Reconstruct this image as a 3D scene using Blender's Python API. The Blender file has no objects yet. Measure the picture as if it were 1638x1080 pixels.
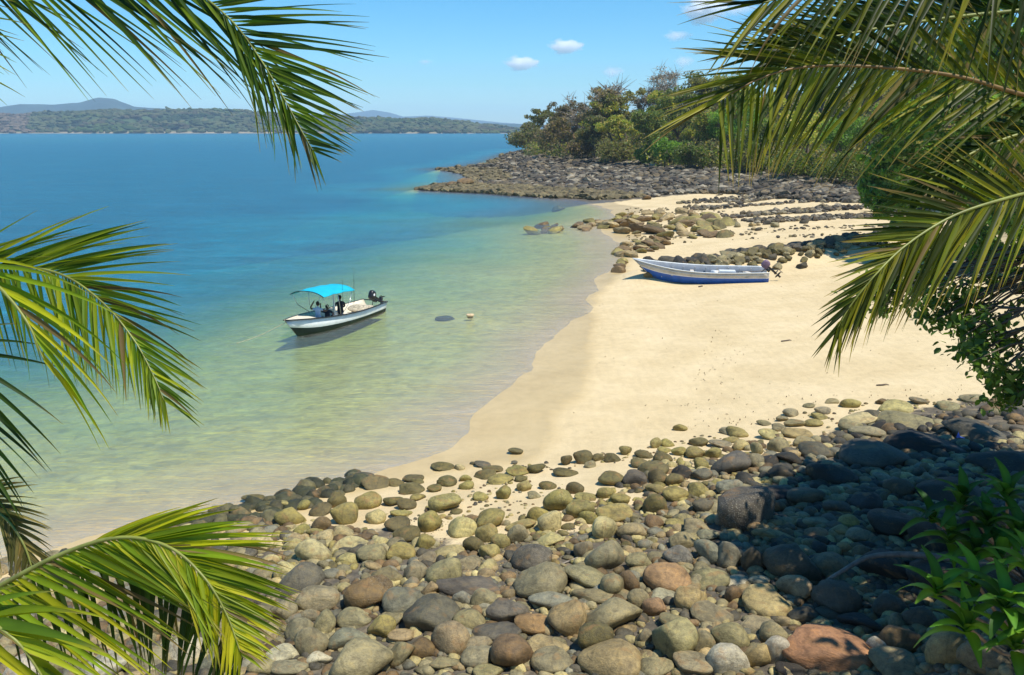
import bpy, math, random
import numpy as np
from mathutils import Vector, Matrix
R = math.radians
rng = np.random.default_rng(11)
random.seed(5)
S = bpy.context.scene
COL = S.collection
# ------------------------------------------------------------------ camera, world, sun, exposure
F = 1400.0; PITCH = R(13.45); CAMZ = 10.0
cam = bpy.data.objects.new('camera', bpy.data.cameras.new('camera')); COL.objects.link(cam)
cam.location = (0, 0, CAMZ); cam.rotation_euler = (R(90) - PITCH, 0, 0)
cam.data.sensor_width = 36; cam.data.lens = 36 * F / 1638
cam.data.clip_start = 0.1; cam.data.clip_end = 60000
S.camera = cam
SUN_EL, SUN_AZ = R(65), R(122)          # azimuth measured from +Y towards +X
W = bpy.data.worlds.new('World'); S.world = W; W.use_nodes = True
nt = W.node_tree; nt.nodes.clear()
sky = nt.nodes.new('ShaderNodeTexSky'); sky.sky_type = 'NISHITA'; sky.sun_disc = False
sky.sun_elevation = SUN_EL; sky.sun_rotation = SUN_AZ
sky.air_density = 1.0; sky.dust_density = 0.0; sky.ozone_density = 1.6; sky.altitude = 0
hsv = nt.nodes.new('ShaderNodeHueSaturation'); hsv.inputs['Saturation'].default_value = 1.35; hsv.inputs['Hue'].default_value = 0.478
bg = nt.nodes.new('ShaderNodeBackground'); bg.inputs['Strength'].default_value = 0.115
out = nt.nodes.new('ShaderNodeOutputWorld')
nt.links.new(sky.outputs[0], hsv.inputs['Color']); tn = nt.nodes.new('ShaderNodeMixRGB'); tn.blend_type = 'MULTIPLY'; tn.inputs[0].default_value = 1; tn.inputs[2].default_value = (0.50, 0.82, 1.12, 1)
nt.links.new(hsv.outputs[0], tn.inputs[1]); nt.links.new(tn.outputs[0], bg.inputs[0]); nt.links.new(bg.outputs[0], out.inputs[0])
sl = bpy.data.lights.new('sun', 'SUN'); sl.energy = 5.0; sl.angle = R(0.53); sl.color = (1, 0.95, 0.86)
sun = bpy.data.objects.new('sun', sl); COL.objects.link(sun)
sd = Vector((math.sin(SUN_AZ) * math.cos(SUN_EL), math.cos(SUN_AZ) * math.cos(SUN_EL), math.sin(SUN_EL)))
sun.rotation_euler = sd.to_track_quat('Z', 'Y').to_euler(); sun.location = sd * 60
S.view_settings.view_transform = 'Standard'; S.view_settings.look = 'None'
S.view_settings.exposure = 0.25; S.view_settings.gamma = 1; S.view_settings.use_curve_mapping = False
S.render.engine = 'CYCLES'
S.cycles.use_denoising = True
S.cycles.max_bounces = 12; S.cycles.diffuse_bounces = 3; S.cycles.glossy_bounces = 3
S.cycles.transmission_bounces = 4; S.cycles.transparent_max_bounces = 24; S.cycles.volume_bounces = 12
S.cycles.sample_clamp_indirect = 4

# ------------------------------------------------------------------ helpers
cp, sp = math.cos(PITCH), math.sin(PITCH)
def ray(px, py):
    a, b = (px - 819) / F, (540 - py) / F
    v = np.array([a, cp + b * sp, -sp + b * cp]); return v / np.linalg.norm(v)
def at(px, py, z=0.0):
    r = ray(px, py); t = (z - CAMZ) / r[2]
    return np.array([0, 0, CAMZ]) + r * t
def atd(px, py, d):                       # point at depth d metres along the viewing axis
    a, b = (px - 819) / F, (540 - py) / F
    return np.array([a * d, d * cp + b * d * sp, CAMZ - d * sp + b * d * cp])
def proj(p):
    x, y, z = p[0], p[1], p[2] - CAMZ
    d = y * cp - z * sp; u = y * sp + z * cp
    return 819 + F * x / d, 540 - F * u / d, d
def tag(o, label=None, cat=None, group=None, kind=None):
    if label: o['label'] = label
    if cat: o['category'] = cat
    if group: o['group'] = group
    if kind: o['kind'] = kind
    return o
def empty(name, loc=(0, 0, 0), rz=0, parent=None):
    o = bpy.data.objects.new(name, None); COL.objects.link(o); o.location = loc; o.rotation_euler = (0, 0, rz)
    o.empty_display_size = 0.2
    if parent: o.parent = parent
    return o
def mesh_np(name, V, Fc, mats, smooth=True, tint=None, mi=None):
    V = np.asarray(V, dtype=np.float32); Fc = np.asarray(Fc, dtype=np.int32)
    me = bpy.data.meshes.new(name); n, m, k = len(V), len(Fc), Fc.shape[1]
    me.vertices.add(n); me.vertices.foreach_set('co', V.ravel())
    me.loops.add(m * k); me.loops.foreach_set('vertex_index', Fc.ravel())
    me.polygons.add(m); me.polygons.foreach_set('loop_start', np.arange(0, m * k, k, dtype=np.int32))
    me.update(calc_edges=True)
    me.polygons.foreach_set('use_smooth', np.full(m, smooth, dtype=bool))
    for x in (mats if isinstance(mats, (list, tuple)) else [mats]): me.materials.append(x)
    if mi is not None: me.polygons.foreach_set('material_index', np.asarray(mi, dtype=np.int32))
    if tint is not None:
        a = me.color_attributes.new('tint', 'FLOAT_COLOR', 'POINT')
        c = np.ones((n, 4), dtype=np.float32); c[:, :3] = tint; a.data.foreach_set('color', c.ravel())
    return me
def link(name, me, parent=None):
    o = bpy.data.objects.new(name, me); COL.objects.link(o)
    if parent: o.parent = parent
    return o
class MB:
    """collects shapes for one mesh object"""
    def __init__(s): s.v = []; s.f = []; s.m = []; s.t = []
    def add(s, V, Fs, m=0, tint=(1, 1, 1)):
        b = len(s.v); s.v += [tuple(map(float, p)) for p in V]; s.f += [tuple(b + i for i in f) for f in Fs]; s.m += [m] * len(Fs)
        s.t += [tint] * len(V)
    def tube(s, P, rad, n=6, m=0, tint=(1, 1, 1), cap=True):
        P = [np.array(p, float) for p in P]; k = len(P)
        if np.isscalar(rad): rad = [rad] * k
        V = []; ref = np.array([0.13, 0.2, 1.0]); 
        for i in range(k):
            t = P[min(i + 1, k - 1)] - P[max(i - 1, 0)]; t = t / (np.linalg.norm(t) + 1e-9)
            if abs(t @ ref) > 0.98 * np.linalg.norm(ref): ref = np.array([1.0, 0.1, 0])
            u = np.cross(ref, t); u /= np.linalg.norm(u); w = np.cross(t, u)
            for j in range(n):
                a = 2 * math.pi * j / n; V.append(P[i] + rad[i] * (math.cos(a) * u + math.sin(a) * w))
        Fs = [(i * n + j, i * n + (j + 1) % n, (i + 1) * n + (j + 1) % n, (i + 1) * n + j) for i in range(k - 1) for j in range(n)]
        if cap: Fs += [tuple(range(n))[::-1], tuple((k - 1) * n + j for j in range(n))]
        s.add(V, Fs, m, tint)
    def box(s, c, d, rot=None, m=0, taper=1.0):
        V = []
        for z in (-.5, .5):
            for x, y in ((-.5, -.5), (.5, -.5), (.5, .5), (-.5, .5)):
                k = taper if z > 0 else 1
                V.append(Vector((x * d[0] * k, y * d[1] * k, z * d[2])))
        if rot is not None: V = [rot @ v for v in V]
        V = [v + Vector(c) for v in V]
        s.add(V, [(3, 2, 1, 0), (4, 5, 6, 7), (0, 1, 5, 4), (1, 2, 6, 5), (2, 3, 7, 6), (3, 0, 4, 7)], m)
    def ell(s, c, r, nu=12, nv=8, m=0, sq=1.0, rot=None):
        V = []
        f = lambda a: math.copysign(abs(a) ** sq, a)
        for i in range(nv + 1):
            ph = math.pi * i / nv - math.pi / 2
            for j in range(nu):
                th = 2 * math.pi * j / nu
                p = Vector((r[0] * f(math.cos(ph)) * f(math.cos(th)), r[1] * f(math.cos(ph)) * f(math.sin(th)), r[2] * f(math.sin(ph))))
                if rot is not None: p = rot @ p
                V.append(p + Vector(c))
        s.add(V, [(i * nu + j, i * nu + (j + 1) % nu, (i + 1) * nu + (j + 1) % nu, (i + 1) * nu + j) for i in range(nv) for j in range(nu)], m)
    def build(s, name, mats, parent=None, smooth=True, bevel=0):
        me = bpy.data.meshes.new(name); me.from_pydata(s.v, [], s.f)
        for x in (mats if isinstance(mats, (list, tuple)) else [mats]): me.materials.append(x)
        me.polygons.foreach_set('material_index', s.m); me.polygons.foreach_set('use_smooth', [smooth] * len(s.f))
        a = me.color_attributes.new('tint', 'FLOAT_COLOR', 'POINT')
        a.data.foreach_set('color', np.hstack([np.array(s.t, dtype=np.float32), np.ones((len(s.t), 1), np.float32)]).ravel())
        me.validate(); me.update()
        o = link(name, me, parent)
        if bevel:
            b = o.modifiers.new('bevel', 'BEVEL'); b.width = bevel; b.segments = 2; b.limit_method = 'ANGLE'
        return o
def catmull(P, n):
    P = [np.array(p, float) for p in P]; Q = [2 * P[0] - P[1]] + P + [2 * P[-1] - P[-2]]; o = []
    k = len(P) - 1
    for i in range(n):
        u = i / (n - 1) * k; s = min(int(u), k - 1); t = u - s; a, b, c, d = Q[s:s + 4]
        o.append(0.5 * ((2 * b) + (c - a) * t + (2 * a - 5 * b + 4 * c - d) * t * t + (3 * b - 3 * c + d - a) * t ** 3))
    return np.array(o)

# ------------------------------------------------------------------ materials
class NT:
    def __init__(s, name):
        s.mat = bpy.data.materials.new(name); s.mat.use_nodes = True; s.t = s.mat.node_tree; s.t.nodes.clear()
        s.out = s.n('OutputMaterial')
    def n(s, typ, **kw):
        x = s.t.nodes.new('ShaderNode' + typ)
        for k, v in kw.items():
            if k in x.inputs.keys(): x.inputs[k].default_value = v
            else: setattr(x, k, v)
        return x
    def l(s, a, b): s.t.links.new(a, b); return b
    def math(s, op, a, b=0.0, clamp=False):
        x = s.n('Math'); x.operation = op; x.use_clamp = clamp
        for i, v in enumerate((a, b)):
            if hasattr(v, 'is_output'): s.l(v, x.inputs[i])
            else: x.inputs[i].default_value = v
        return x.outputs[0]
    def mix(s, fac, a, b, mode='MIX'):
        x = s.n('MixRGB'); x.blend_type = mode
        for i, v in enumerate((fac, a, b)):
            if hasattr(v, 'is_output'): s.l(v, x.inputs[i])
            else: x.inputs[i].default_value = v if i == 0 else (*v, 1)
        return x.outputs[0]
    def noise(s, vec, scale, detail=4, rough=0.55, dist=0):
        x = s.n('TexNoise'); x.inputs['Scale'].default_value = scale; x.inputs['Detail'].default_value = detail
        x.inputs['Roughness'].default_value = rough; x.inputs['Distortion'].default_value = dist
        if vec is not None: s.l(vec, x.inputs['Vector'])
        return x.outputs['Fac']
    def ramp(s, fac, stops):
        x = s.n('ValToRGB'); s.l(fac, x.inputs[0]); e = x.color_ramp.elements
        while len(e) > 1: e.remove(e[0])
        e[0].position = stops[0][0]; c = stops[0][1]; e[0].color = (*c, 1) if hasattr(c, '__len__') else (c, c, c, 1)
        for p, c in stops[1:]:
            q = e.new(p); q.color = (*c, 1) if hasattr(c, '__len__') else (c, c, c, 1)
        return x.outputs[0]
    def bump(s, h, strength=0.5, dist=0.1, normal=None):
        x = s.n('Bump'); x.inputs['Strength'].default_value = strength; x.inputs['Distance'].default_value = dist
        s.l(h, x.inputs['Height'])
        if normal is not None: s.l(normal, x.inputs['Normal'])
        return x.outputs[0]
    def bsdf(s, color, rough=0.6, spec=0.5, normal=None, metal=0.0):
        x = s.n('BsdfPrincipled')
        for k, v in (('Base Color', color), ('Roughness', rough), ('Specular IOR Level', spec), ('Metallic', metal)):
            if hasattr(v, 'is_output'): s.l(v, x.inputs[k])
            else: x.inputs[k].default_value = (*v, 1) if hasattr(v, '__len__') else v
        if normal is not None: s.l(normal, x.inputs['Normal'])
        s.l(x.outputs[0], s.out.inputs[0]); return x

def plain(name, color, rough=0.5, spec=0.5, var=0.12, scale=6, bump=0.0, metal=0.0):
    m = NT(name); tc = m.n('TexCoord').outputs['Object']
    nz = m.noise(tc, scale, 5)
    c2 = tuple(max(0, c * (1 - 2.2 * var)) for c in color); c1 = tuple(min(1, c * (1 + var)) for c in color)
    col = m.ramp(nz, [(0.3, c2), (0.55, color), (0.75, c1)])
    nr = None
    if bump: nr = m.bump(m.noise(tc, scale * 6, 3), bump, 0.01)
    m.bsdf(col, rough, spec, nr, metal); return m.mat

def rock_mat(name, source, barnacle=False):
    m = NT(name); tc = m.n('TexCoord').outputs['Object']; oi = m.n('ObjectInfo')
    vec = m.n('VectorMath', operation='ADD'); m.l(tc, vec.inputs[0])
    sc = m.n('VectorMath', operation='SCALE'); sc.inputs['Scale'].default_value = 37.0
    cx = m.n('CombineXYZ'); m.l(oi.outputs['Random'], cx.inputs[0]); m.l(oi.outputs['Random'], cx.inputs[2])
    m.l(cx.outputs[0], sc.inputs[0]); m.l(sc.outputs[0], vec.inputs[1]); v = vec.outputs[0]
    if source == 'object': base = oi.outputs['Color']
    else:
        a = m.n('Attribute', attribute_name='tint'); base = a.outputs['Color']
    if source == 'tint': v = m.n('NewGeometry').outputs['Position']
    n1 = m.noise(v, 1.6, 5, 0.6); n2 = m.noise(v, 7, 6, 0.65); n3 = m.noise(v, 34, 4, 0.6)
    k = m.ramp(n1, [(0.32, 0.62), (0.5, 1.0), (0.68, 1.3)])
    c = m.mix(1.0, base, k, 'MULTIPLY')
    k2 = m.ramp(n2, [(0.34, (0.60, 0.56, 0.48)), (0.5, (1, 0.98, 0.92)), (0.66, (1.30, 1.20, 0.98))])
    c = m.mix(0.85, c, k2, 'MULTIPLY')
    k3 = m.ramp(n3, [(0.35, 0.72), (0.55, 1.0), (0.72, 1.2)])
    c = m.mix(0.7, c, k3, 'MULTIPLY')
    rust = m.ramp(m.noise(v, 2.3, 4, 0.6, 0.4), [(0.57, 0.0), (0.68, 0.5)])
    c = m.mix(rust, c, (0.26, 0.15, 0.06))
    # thin veins
    wv = m.n('TexWave'); wv.inputs['Scale'].default_value = 0.7; wv.inputs['Distortion'].default_value = 9; wv.inputs['Detail'].default_value = 4
    m.l(v, wv.inputs['Vector'])
    vein = m.ramp(wv.outputs['Fac'], [(0.0, 0.55), (0.04, 1.0), (1, 1.0)])
    c = m.mix(0.45, c, vein, 'MULTIPLY')
    vo = m.n('TexVoronoi'); vo.inputs['Scale'].default_value = 32 if barnacle else 26; m.l(v, vo.inputs['Vector'])
    spot = m.ramp(vo.outputs['Distance'], [(0.0, 1.0), (0.22 if barnacle else 0.10, 0.9), (0.34 if barnacle else 0.16, 0.0)])
    patch = m.ramp(n1 if not barnacle else m.noise(v, 1.3, 3), [(0.42, 0.0), (0.50, 1.0)] if barnacle else [(0.55, 0.0), (0.62, 1.0)])
    sf = m.math('MULTIPLY', spot, patch); sf = m.math('MULTIPLY', sf, 0.32 if barnacle else 0.35)
    c = m.mix(1.0, c, (1.05, 1.0, 0.88), 'MULTIPLY')
    c = m.mix(sf, c, (0.55, 0.52, 0.40))
    h = m.math('ADD', m.math('MULTIPLY', n2, 0.7), m.math('MULTIPLY', n3, 0.35))
    h = m.math('ADD', h, m.math('MULTIPLY', sf, 0.4))
    nb = m.bump(h, 0.55, 0.07)
    m.bsdf(c, m.ramp(n2, [(0.3, 0.5), (0.7, 0.85)]), 0.35, nb); return m.mat

def leaf_mat(name, trans=0.45, rough=0.42, spec=0.5, tcol=(1.25, 1.35, 0.5), use_random=0.25):
    m = NT(name); a = m.n('Attribute', attribute_name='tint').outputs['Color']; oi = m.n('ObjectInfo')
    nz = m.noise(m.n('TexCoord').outputs['Object'], 3.0, 3)
    k = m.ramp(nz, [(0.3, 0.75), (0.6, 1.1), (0.75, 1.25)]); c = m.mix(0.8, a, k, 'MULTIPLY')
    r = m.ramp(oi.outputs['Random'], [(0.0, 1 - use_random), (1.0, 1 + use_random)]); c = m.mix(1.0, c, r, 'MULTIPLY')
    p = m.n('BsdfPrincipled'); m.l(c, p.inputs['Base Color']); p.inputs['Roughness'].default_value = rough; p.inputs['Specular IOR Level'].default_value = spec
    t = m.n('BsdfTranslucent'); m.l(m.mix(1.0, c, tcol, 'MULTIPLY'), t.inputs['Color'])
    x = m.n('MixShader'); x.inputs[0].default_value = trans; m.l(p.outputs[0], x.inputs[1]); m.l(t.outputs[0], x.inputs[2]); m.l(x.outputs[0], m.out.inputs[0])
    return m.mat

M = {}
M['rock'] = rock_mat('boulder_rock', 'object'); M['barn'] = rock_mat('barnacled_rock', 'object', True); M['rubble'] = rock_mat('rubble_rock', 'tint')
M['palm'] = leaf_mat('palm_leaflet', 0.45, 0.42, 0.2); M['leaf'] = leaf_mat('tree_leaf', 0.48, 0.5, 0.35)
M['dry'] = leaf_mat('dry_leaf', 0.25, 0.7, 0.2, (1.1, 1.0, 0.8)); M['broad'] = leaf_mat('broad_leaf', 0.4, 0.5, 0.3)
M['bark'] = plain('bark', (0.16, 0.125, 0.09), 0.9, 0.2, 0.25, 5, 0.8); M['palebark'] = plain('pale_bark', (0.30, 0.26, 0.21), 0.9, 0.2, 0.2, 5, 0.6)
M['rachis'] = plain('rachis', (0.22, 0.24, 0.05), 0.45, 0.4, 0.2, 8); M['rachisdark'] = plain('rachis_brown', (0.22, 0.13, 0.04), 0.5, 0.4, 0.2, 8)
M['white'] = plain('white_gelcoat', (0.70, 0.72, 0.70), 0.35, 0.5, 0.06, 3); M['cream'] = plain('cream_deck', (0.72, 0.64, 0.48), 0.6, 0.4, 0.1, 6)
M['darkhull'] = plain('dark_green_hull', (0.008, 0.02, 0.02), 0.45, 0.3, 0.2, 3); M['black'] = plain('black_plastic', (0.012, 0.012, 0.014), 0.35, 0.5, 0.1, 6)
M['canopy'] = plain('turquoise_canvas', (0.01, 0.40, 0.54), 0.75, 0.2, 0.06, 2.5, 0.3); M['steel'] = plain('steel_tube', (0.55, 0.56, 0.57), 0.3, 0.5, 0.05, 8, 0, 0.9)
M['tarp'] = plain('dirty_canvas', (0.52, 0.45, 0.32), 0.8, 0.2, 0.3, 9, 0.9); M['inner'] = plain('grey_inside_paint', (0.17, 0.20, 0.24), 0.6, 0.3, 0.12, 3)
M['beige'] = plain('weathered_white_paint', (0.55, 0.50, 0.43), 0.6, 0.4, 0.14, 2.5); M['blue'] = plain('blue_hull_paint', (0.02, 0.11, 0.50), 0.45, 0.5, 0.12, 2.2)
M['bottom'] = plain('dark_bottom_paint', (0.025, 0.02, 0.022), 0.6, 0.3, 0.3, 3); M['purple'] = plain('faded_motor_cover', (0.17, 0.11, 0.16), 0.5, 0.4, 0.15, 5)
M['skin'] = plain('skin', (0.13, 0.065, 0.04), 0.55, 0.4, 0.05, 5); M['hair'] = plain('hair', (0.01, 0.008, 0.007), 0.6, 0.3, 0.1, 8)
M['shirtb'] = plain('pale_blue_shirt', (0.42, 0.52, 0.66), 0.85, 0.2, 0.1, 6); M['shirtd'] = plain('dark_navy_shirt', (0.015, 0.018, 0.032), 0.85, 0.2, 0.1, 6)
M['shorts'] = plain('blue_shorts', (0.06, 0.12, 0.25), 0.85, 0.2, 0.1, 6); M['bluecloth'] = plain('blue_plastic_scrap', (0.08, 0.16, 0.6), 0.5, 0.4, 0.1, 6)
M['float'] = plain('foam_float', (0.68, 0.5, 0.3), 0.8, 0.2, 0.2, 7, 0.4); M['wood'] = plain('driftwood', (0.22, 0.19, 0.16), 0.85, 0.2, 0.2, 7, 0.6)
M['whitedisc'] = plain('white_decal', (0.8, 0.8, 0.8), 0.5, 0.3, 0.02, 7)
M['far'] = leaf_mat('far_foliage', 0.1, 0.9, 0.1)

# ------------------------------------------------------------------ shore and ground height
SH = [(-700, 1080), (-300, 985), (0, 905), (150, 868), (250, 845), (380, 806), (470, 782), (560, 760), (640, 742), (703, 714), (760, 668), (818, 610), (876, 560),
      (912, 520), (942, 482), (965, 452), (985, 425), (995, 402), (985, 385), (960, 366), (985, 350), (978, 338), (955, 330), (925, 322), (860, 315), (780, 309), (735, 307), (690, 305), (663, 303),
      (700, 298), (762, 291), (745, 279), (702, 271), (760, 265), (795, 256), (818, 247), (850, 239)]
shore = [at(x, y)[:2] for x, y in SH]
shore += [np.array(p) for p in ((60, 520), (300, 640), (1200, 700), (1200, -300), (-60, -300), (-60, -10))]
shore = np.array(shore)
VG = [(845, 241), (900, 254), (1000, 264), (1100, 274), (1200, 284), (1300, 292), (1400, 300), (1480, 322), (1560, 350), (1660, 395)]
veg = [at(x, y, 1.5)[:2] for x, y in VG]
veg += [np.array(p) for p in ((90, 60), (400, 60), (1200, 60), (1200, 690), (300, 630), (70, 515))]
veg = np.array(veg)
def sdist(X, Y, poly):
    P = np.stack([np.ravel(X), np.ravel(Y)], 1); n = len(poly); best = np.full(len(P), 1e18); inside = np.zeros(len(P), bool)
    for i in range(n):
        a, b = poly[i], poly[(i + 1) % n]; ab = b - a
        t = np.clip(((P - a) @ ab) / (ab @ ab), 0, 1); q = P - a - t[:, None] * ab
        best = np.minimum(best, (q * q).sum(1))
        c = (a[1] > P[:, 1]) != (b[1] > P[:, 1])
        with np.errstate(divide='ignore', invalid='ignore'):
            xi = (b[0] - a[0]) * (P[:, 1] - a[1]) / (b[1] - a[1]) + a[0]
        inside ^= c & (P[:, 0] < xi)
    d = np.sqrt(best); return np.where(inside, d, -d).reshape(np.shape(X))
def vnoise(X, Y, s, seed=0):
    X = np.asarray(X, float) / s + seed * 17.3; Y = np.asarray(Y, float) / s + seed * 5.1
    xi, yi = np.floor(X), np.floor(Y); fx, fy = X - xi, Y - yi; fx = fx * fx * (3 - 2 * fx); fy = fy * fy * (3 - 2 * fy)
    h = lambda a, b: np.modf(np.abs(np.sin(a * 127.1 + b * 311.7 + seed) * 43758.5453))[0]
    return (h(xi, yi) * (1 - fx) + h(xi + 1, yi) * fx) * (1 - fy) + (h(xi, yi + 1) * (1 - fx) + h(xi + 1, yi + 1) * fx) * fy
def sst(x, a, b):
    t = np.clip((x - a) / (b - a), 0, 1); return t * t * (3 - 2 * t)
RIDGE = np.array([at(x, y, 1.2)[:2] for x, y in ((1035, 422), (1120, 415), (1210, 410), (1300, 404), (1400, 394), (1480, 380))])
def linedist(X, Y, L):
    P = np.stack([np.ravel(X), np.ravel(Y)], 1); best = np.full(len(P), 1e18)
    for i in range(len(L) - 1):
        a, b = L[i], L[i + 1]; ab = b - a; t = np.clip(((P - a) @ ab) / (ab @ ab), 0, 1); q = P - a - t[:, None] * ab
        best = np.minimum(best, (q * q).sum(1))
    return np.sqrt(best).reshape(np.shape(X))
def ground(X, Y, full=False):
    X = np.asarray(X, float); Y = np.asarray(Y, float)
    d = sdist(X, Y, shore)
    land = 0.028 * np.clip(d, 0, 5) + 0.065 * np.clip(d - 5, 0, 12) + 0.02 * np.clip(d - 17, 0, 30)
    dd = np.clip(-d, 0, None)
    slope = 1 + 0.7 * sst(Y, 40, 90); sea = -(0.035 * np.clip(dd, 0, 3) + 0.052 * slope * np.clip(dd - 3, 0, 13) + 0.15 * np.clip(dd - 16, 0, 45)) - 0.22 * sst(Y, 95, 135) * dd
    z = np.where(d > 0, land, sea)
    r = np.hypot(X, Y)
    near = sst(30 - Y, 0, 14) * sst(d, 0, 6)
    z = z + 0.9 * near * (0.4 + 0.6 * sst(X, -6, 10))
    z = z + (vnoise(X, Y, 7, 1) - 0.5) * 0.18 * sst(d, 3, 10) * sst(260 - r, 0, 100) + (vnoise(X, Y, 2.3, 2) - 0.5) * 0.05 * sst(d, 0, 6)
    z = z + (vnoise(X, Y, 5, 3) - 0.5) * 0.25 * sst(-d, 2, 10) + (vnoise(X, Y, 3.1, 13) - 0.5) * 0.05 + (vnoise(X, Y, 1.1, 14) - 0.5) * 0.014
    blf = 8.2 - 0.86 * (np.hypot(X * 0.75, np.clip(Y, 0, None)) - 1.0)
    z = np.maximum(z, np.clip(blf, -9, 8.3))
    z = z + 3.0 * np.exp(-(((X - 9.5) / 3.0) ** 2 + ((Y - 9) / 3.0) ** 2))
    rd = linedist(X, Y, RIDGE); z = z + 0.75 * np.exp(-(rd / 1.9) ** 2)
    vd = sdist(X, Y, veg)
    cap = 15 + 5 * sst(X, 20, 120)
    hill = cap * (1 - np.exp(-np.clip(vd, 0, None) * 0.42 / cap)) * sst(vd, 0, 9)
    hill *= 0.8 + 0.4 * vnoise(X, Y, 30, 4)
    z = z + hill
    # gentle far rise of the rock shelf under the trees
    z = z + 1.3 * sst(vd, -25, 0) * sst(Y, 70, 110)
    z = z + 1.0 * (vnoise(X, Y, 13, 6) - .35) * sst(Y, 85, 120) * sst(vd, -60, -20) * sst(d, 2, 12)
    if full: return z, d, vd, rd
    return z
def gz(x, y): return float(ground(np.array([x]), np.array([y]))[0])
def onground(px, py, lift=0.0):
    t0, t1 = 4.0, 900.0; r = ray(px, py); ts = np.geomspace(t0, t1, 420)
    P = np.array([0, 0, CAMZ]) + ts[:, None] * r; h = P[:, 2] - ground(P[:, 0], P[:, 1]) - lift
    k = np.argmax(h < 0)
    if h[k] >= 0: k = len(ts) - 1
    k = max(k, 1); f = h[k - 1] / (h[k - 1] - h[k] + 1e-9); f = min(max(f, 0), 1)
    return np.array([0, 0, CAMZ]) + (ts[k - 1] * (1 - f) + ts[k] * f) * r

# terrain sheet: polar grid
ang = np.radians(np.concatenate([np.linspace(-115, -36, 60), np.linspace(-35, 35, 430), np.linspace(36, 115, 60)]))
rad = np.concatenate([np.linspace(0.6, 8, 20), np.geomspace(8.3, 1300, 330)])
AA, RR = np.meshgrid(ang, rad); TX, TY = RR * np.sin(AA), RR * np.cos(AA)
TZ, Td, Tv, Tr = ground(TX, TY, True)
nR, nA = AA.shape
idx = np.arange(nR * nA).reshape(nR, nA)
GF = np.stack([idx[:-1, :-1].ravel(), idx[:-1, 1:].ravel(), idx[1:, 1:].ravel(), idx[1:, :-1].ravel()], 1)[:, ::-1]
PX = None
def inpoly(px, py, poly):
    poly = np.array(poly, float); inside = np.zeros(np.shape(px), bool); n = len(poly)
    for i in range(n):
        a, b = poly[i], poly[(i + 1) % n]; c = (a[1] > py) != (b[1] > py)
        with np.errstate(divide='ignore', invalid='ignore'): xi = (b[0] - a[0]) * (py - a[1]) / (b[1] - a[1]) + a[0]
        inside ^= c & (px < xi)
    return inside
# rock shelf outline on the ground (built once from surveyed corner points)
SHELF_PX = [(655, 303), (700, 268), (790, 244), (850, 236), (1000, 252), (1150, 262), (1450, 285), (1480, 335), (1400, 326), (1290, 320), (1150, 309), (1060, 312), (955, 317), (870, 317), (740, 309)]
SHELF = np.array([at(x, y, 0.8)[:2] for x, y in SHELF_PX])
NEAR_PX = [(-500, 1200), (-300, 1000), (0, 915), (250, 855), (470, 800), (620, 790), (700, 815), (800, 835), (900, 825), (960, 800), (1060, 770), (1150, 730), (1230, 705), (1330, 665), (1460, 640), (1700, 610), (2300, 600), (2300, 2500), (-500, 2500)]
NEARR = np.array([at(x, min(y, 1700), 1.0)[:2] for x, y in NEAR_PX])
shelfm = sst(sdist(TX, TY, SHELF), -2.0, 2.5)
nearm = sst(sdist(TX, TY, NEARR), -0.6, 1.6)
rockm = np.maximum(shelfm, nearm * 0.9)
vegm = sst(Tv, -3, 3)
WETP = [at(x, y, 0.15)[:2] for x, y in ((300, 900), (520, 800), (700, 757), (850, 742), (882, 708), (905, 660), (945, 605), (952, 540), (950, 490), (968, 462), (1000, 440), (1010, 405), (1030, 385), (1010, 350), (1030, 334), (960, 318), (800, 305), (500, 330), (0, 500), (0, 900))]
wetm = sst(sdist(TX, TY, np.array(WETP)), -1.2, 1.2)
g = NT('beach_sand')
pos = g.n('NewGeometry').outputs['Position']
at_ = g.n('Attribute', attribute_name='tint'); sep = g.n('SeparateColor'); g.l(at_.outputs['Color'], sep.inputs[0])
rk, vgm, wet = sep.outputs[0], sep.outputs[1], sep.outputs[2]
n_big = g.noise(pos, 0.35, 5, 0.6); n_mid = g.noise(pos, 2.2, 6, 0.65); n_fine = g.noise(pos, 26, 4, 0.7)
sand = g.ramp(n_big, [(0.3, (0.56, 0.43, 0.235)), (0.5, (0.62, 0.485, 0.275)), (0.7, (0.67, 0.53, 0.315))])
sand = g.mix(0.5, sand, g.ramp(n_mid, [(0.32, 0.82), (0.55, 1.0), (0.7, 1.05)]), 'MULTIPLY')
sand = g.mix(0.5, sand, g.ramp(n_fine, [(0.35, 0.8), (0.6, 1.05)]), 'MULTIPLY')
spk = g.ramp(g.noise(pos, 5.5, 6, 0.75), [(0.66, 0.0), (0.70, 1.0)])
sand = g.mix(g.math('MULTIPLY', spk, 0.45), sand, (0.20, 0.16, 0.12))
wn = g.math('ADD', wet, g.math('MULTIPLY', g.math('ADD', g.math('SUBTRACT', g.noise(pos, 0.7, 5), 0.5), g.math('MULTIPLY', g.math('SUBTRACT', g.noise(pos, 0.18, 3), 0.5), 1.6)), 0.9)); wetf = g.ramp(wn, [(0.30, 0.0), (0.75, 1.0)])
wetc = g.mix(1.0, sand, (0.84, 0.80, 0.68), 'MULTIPLY')
c = g.mix(wetf, sand, wetc)
sx = g.n('SeparateXYZ'); g.l(pos, sx.inputs[0]); sub = g.ramp(g.math('MULTIPLY', sx.outputs[2], -2.0), [(0.02, 0.0), (0.35, 1.0)])
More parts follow.
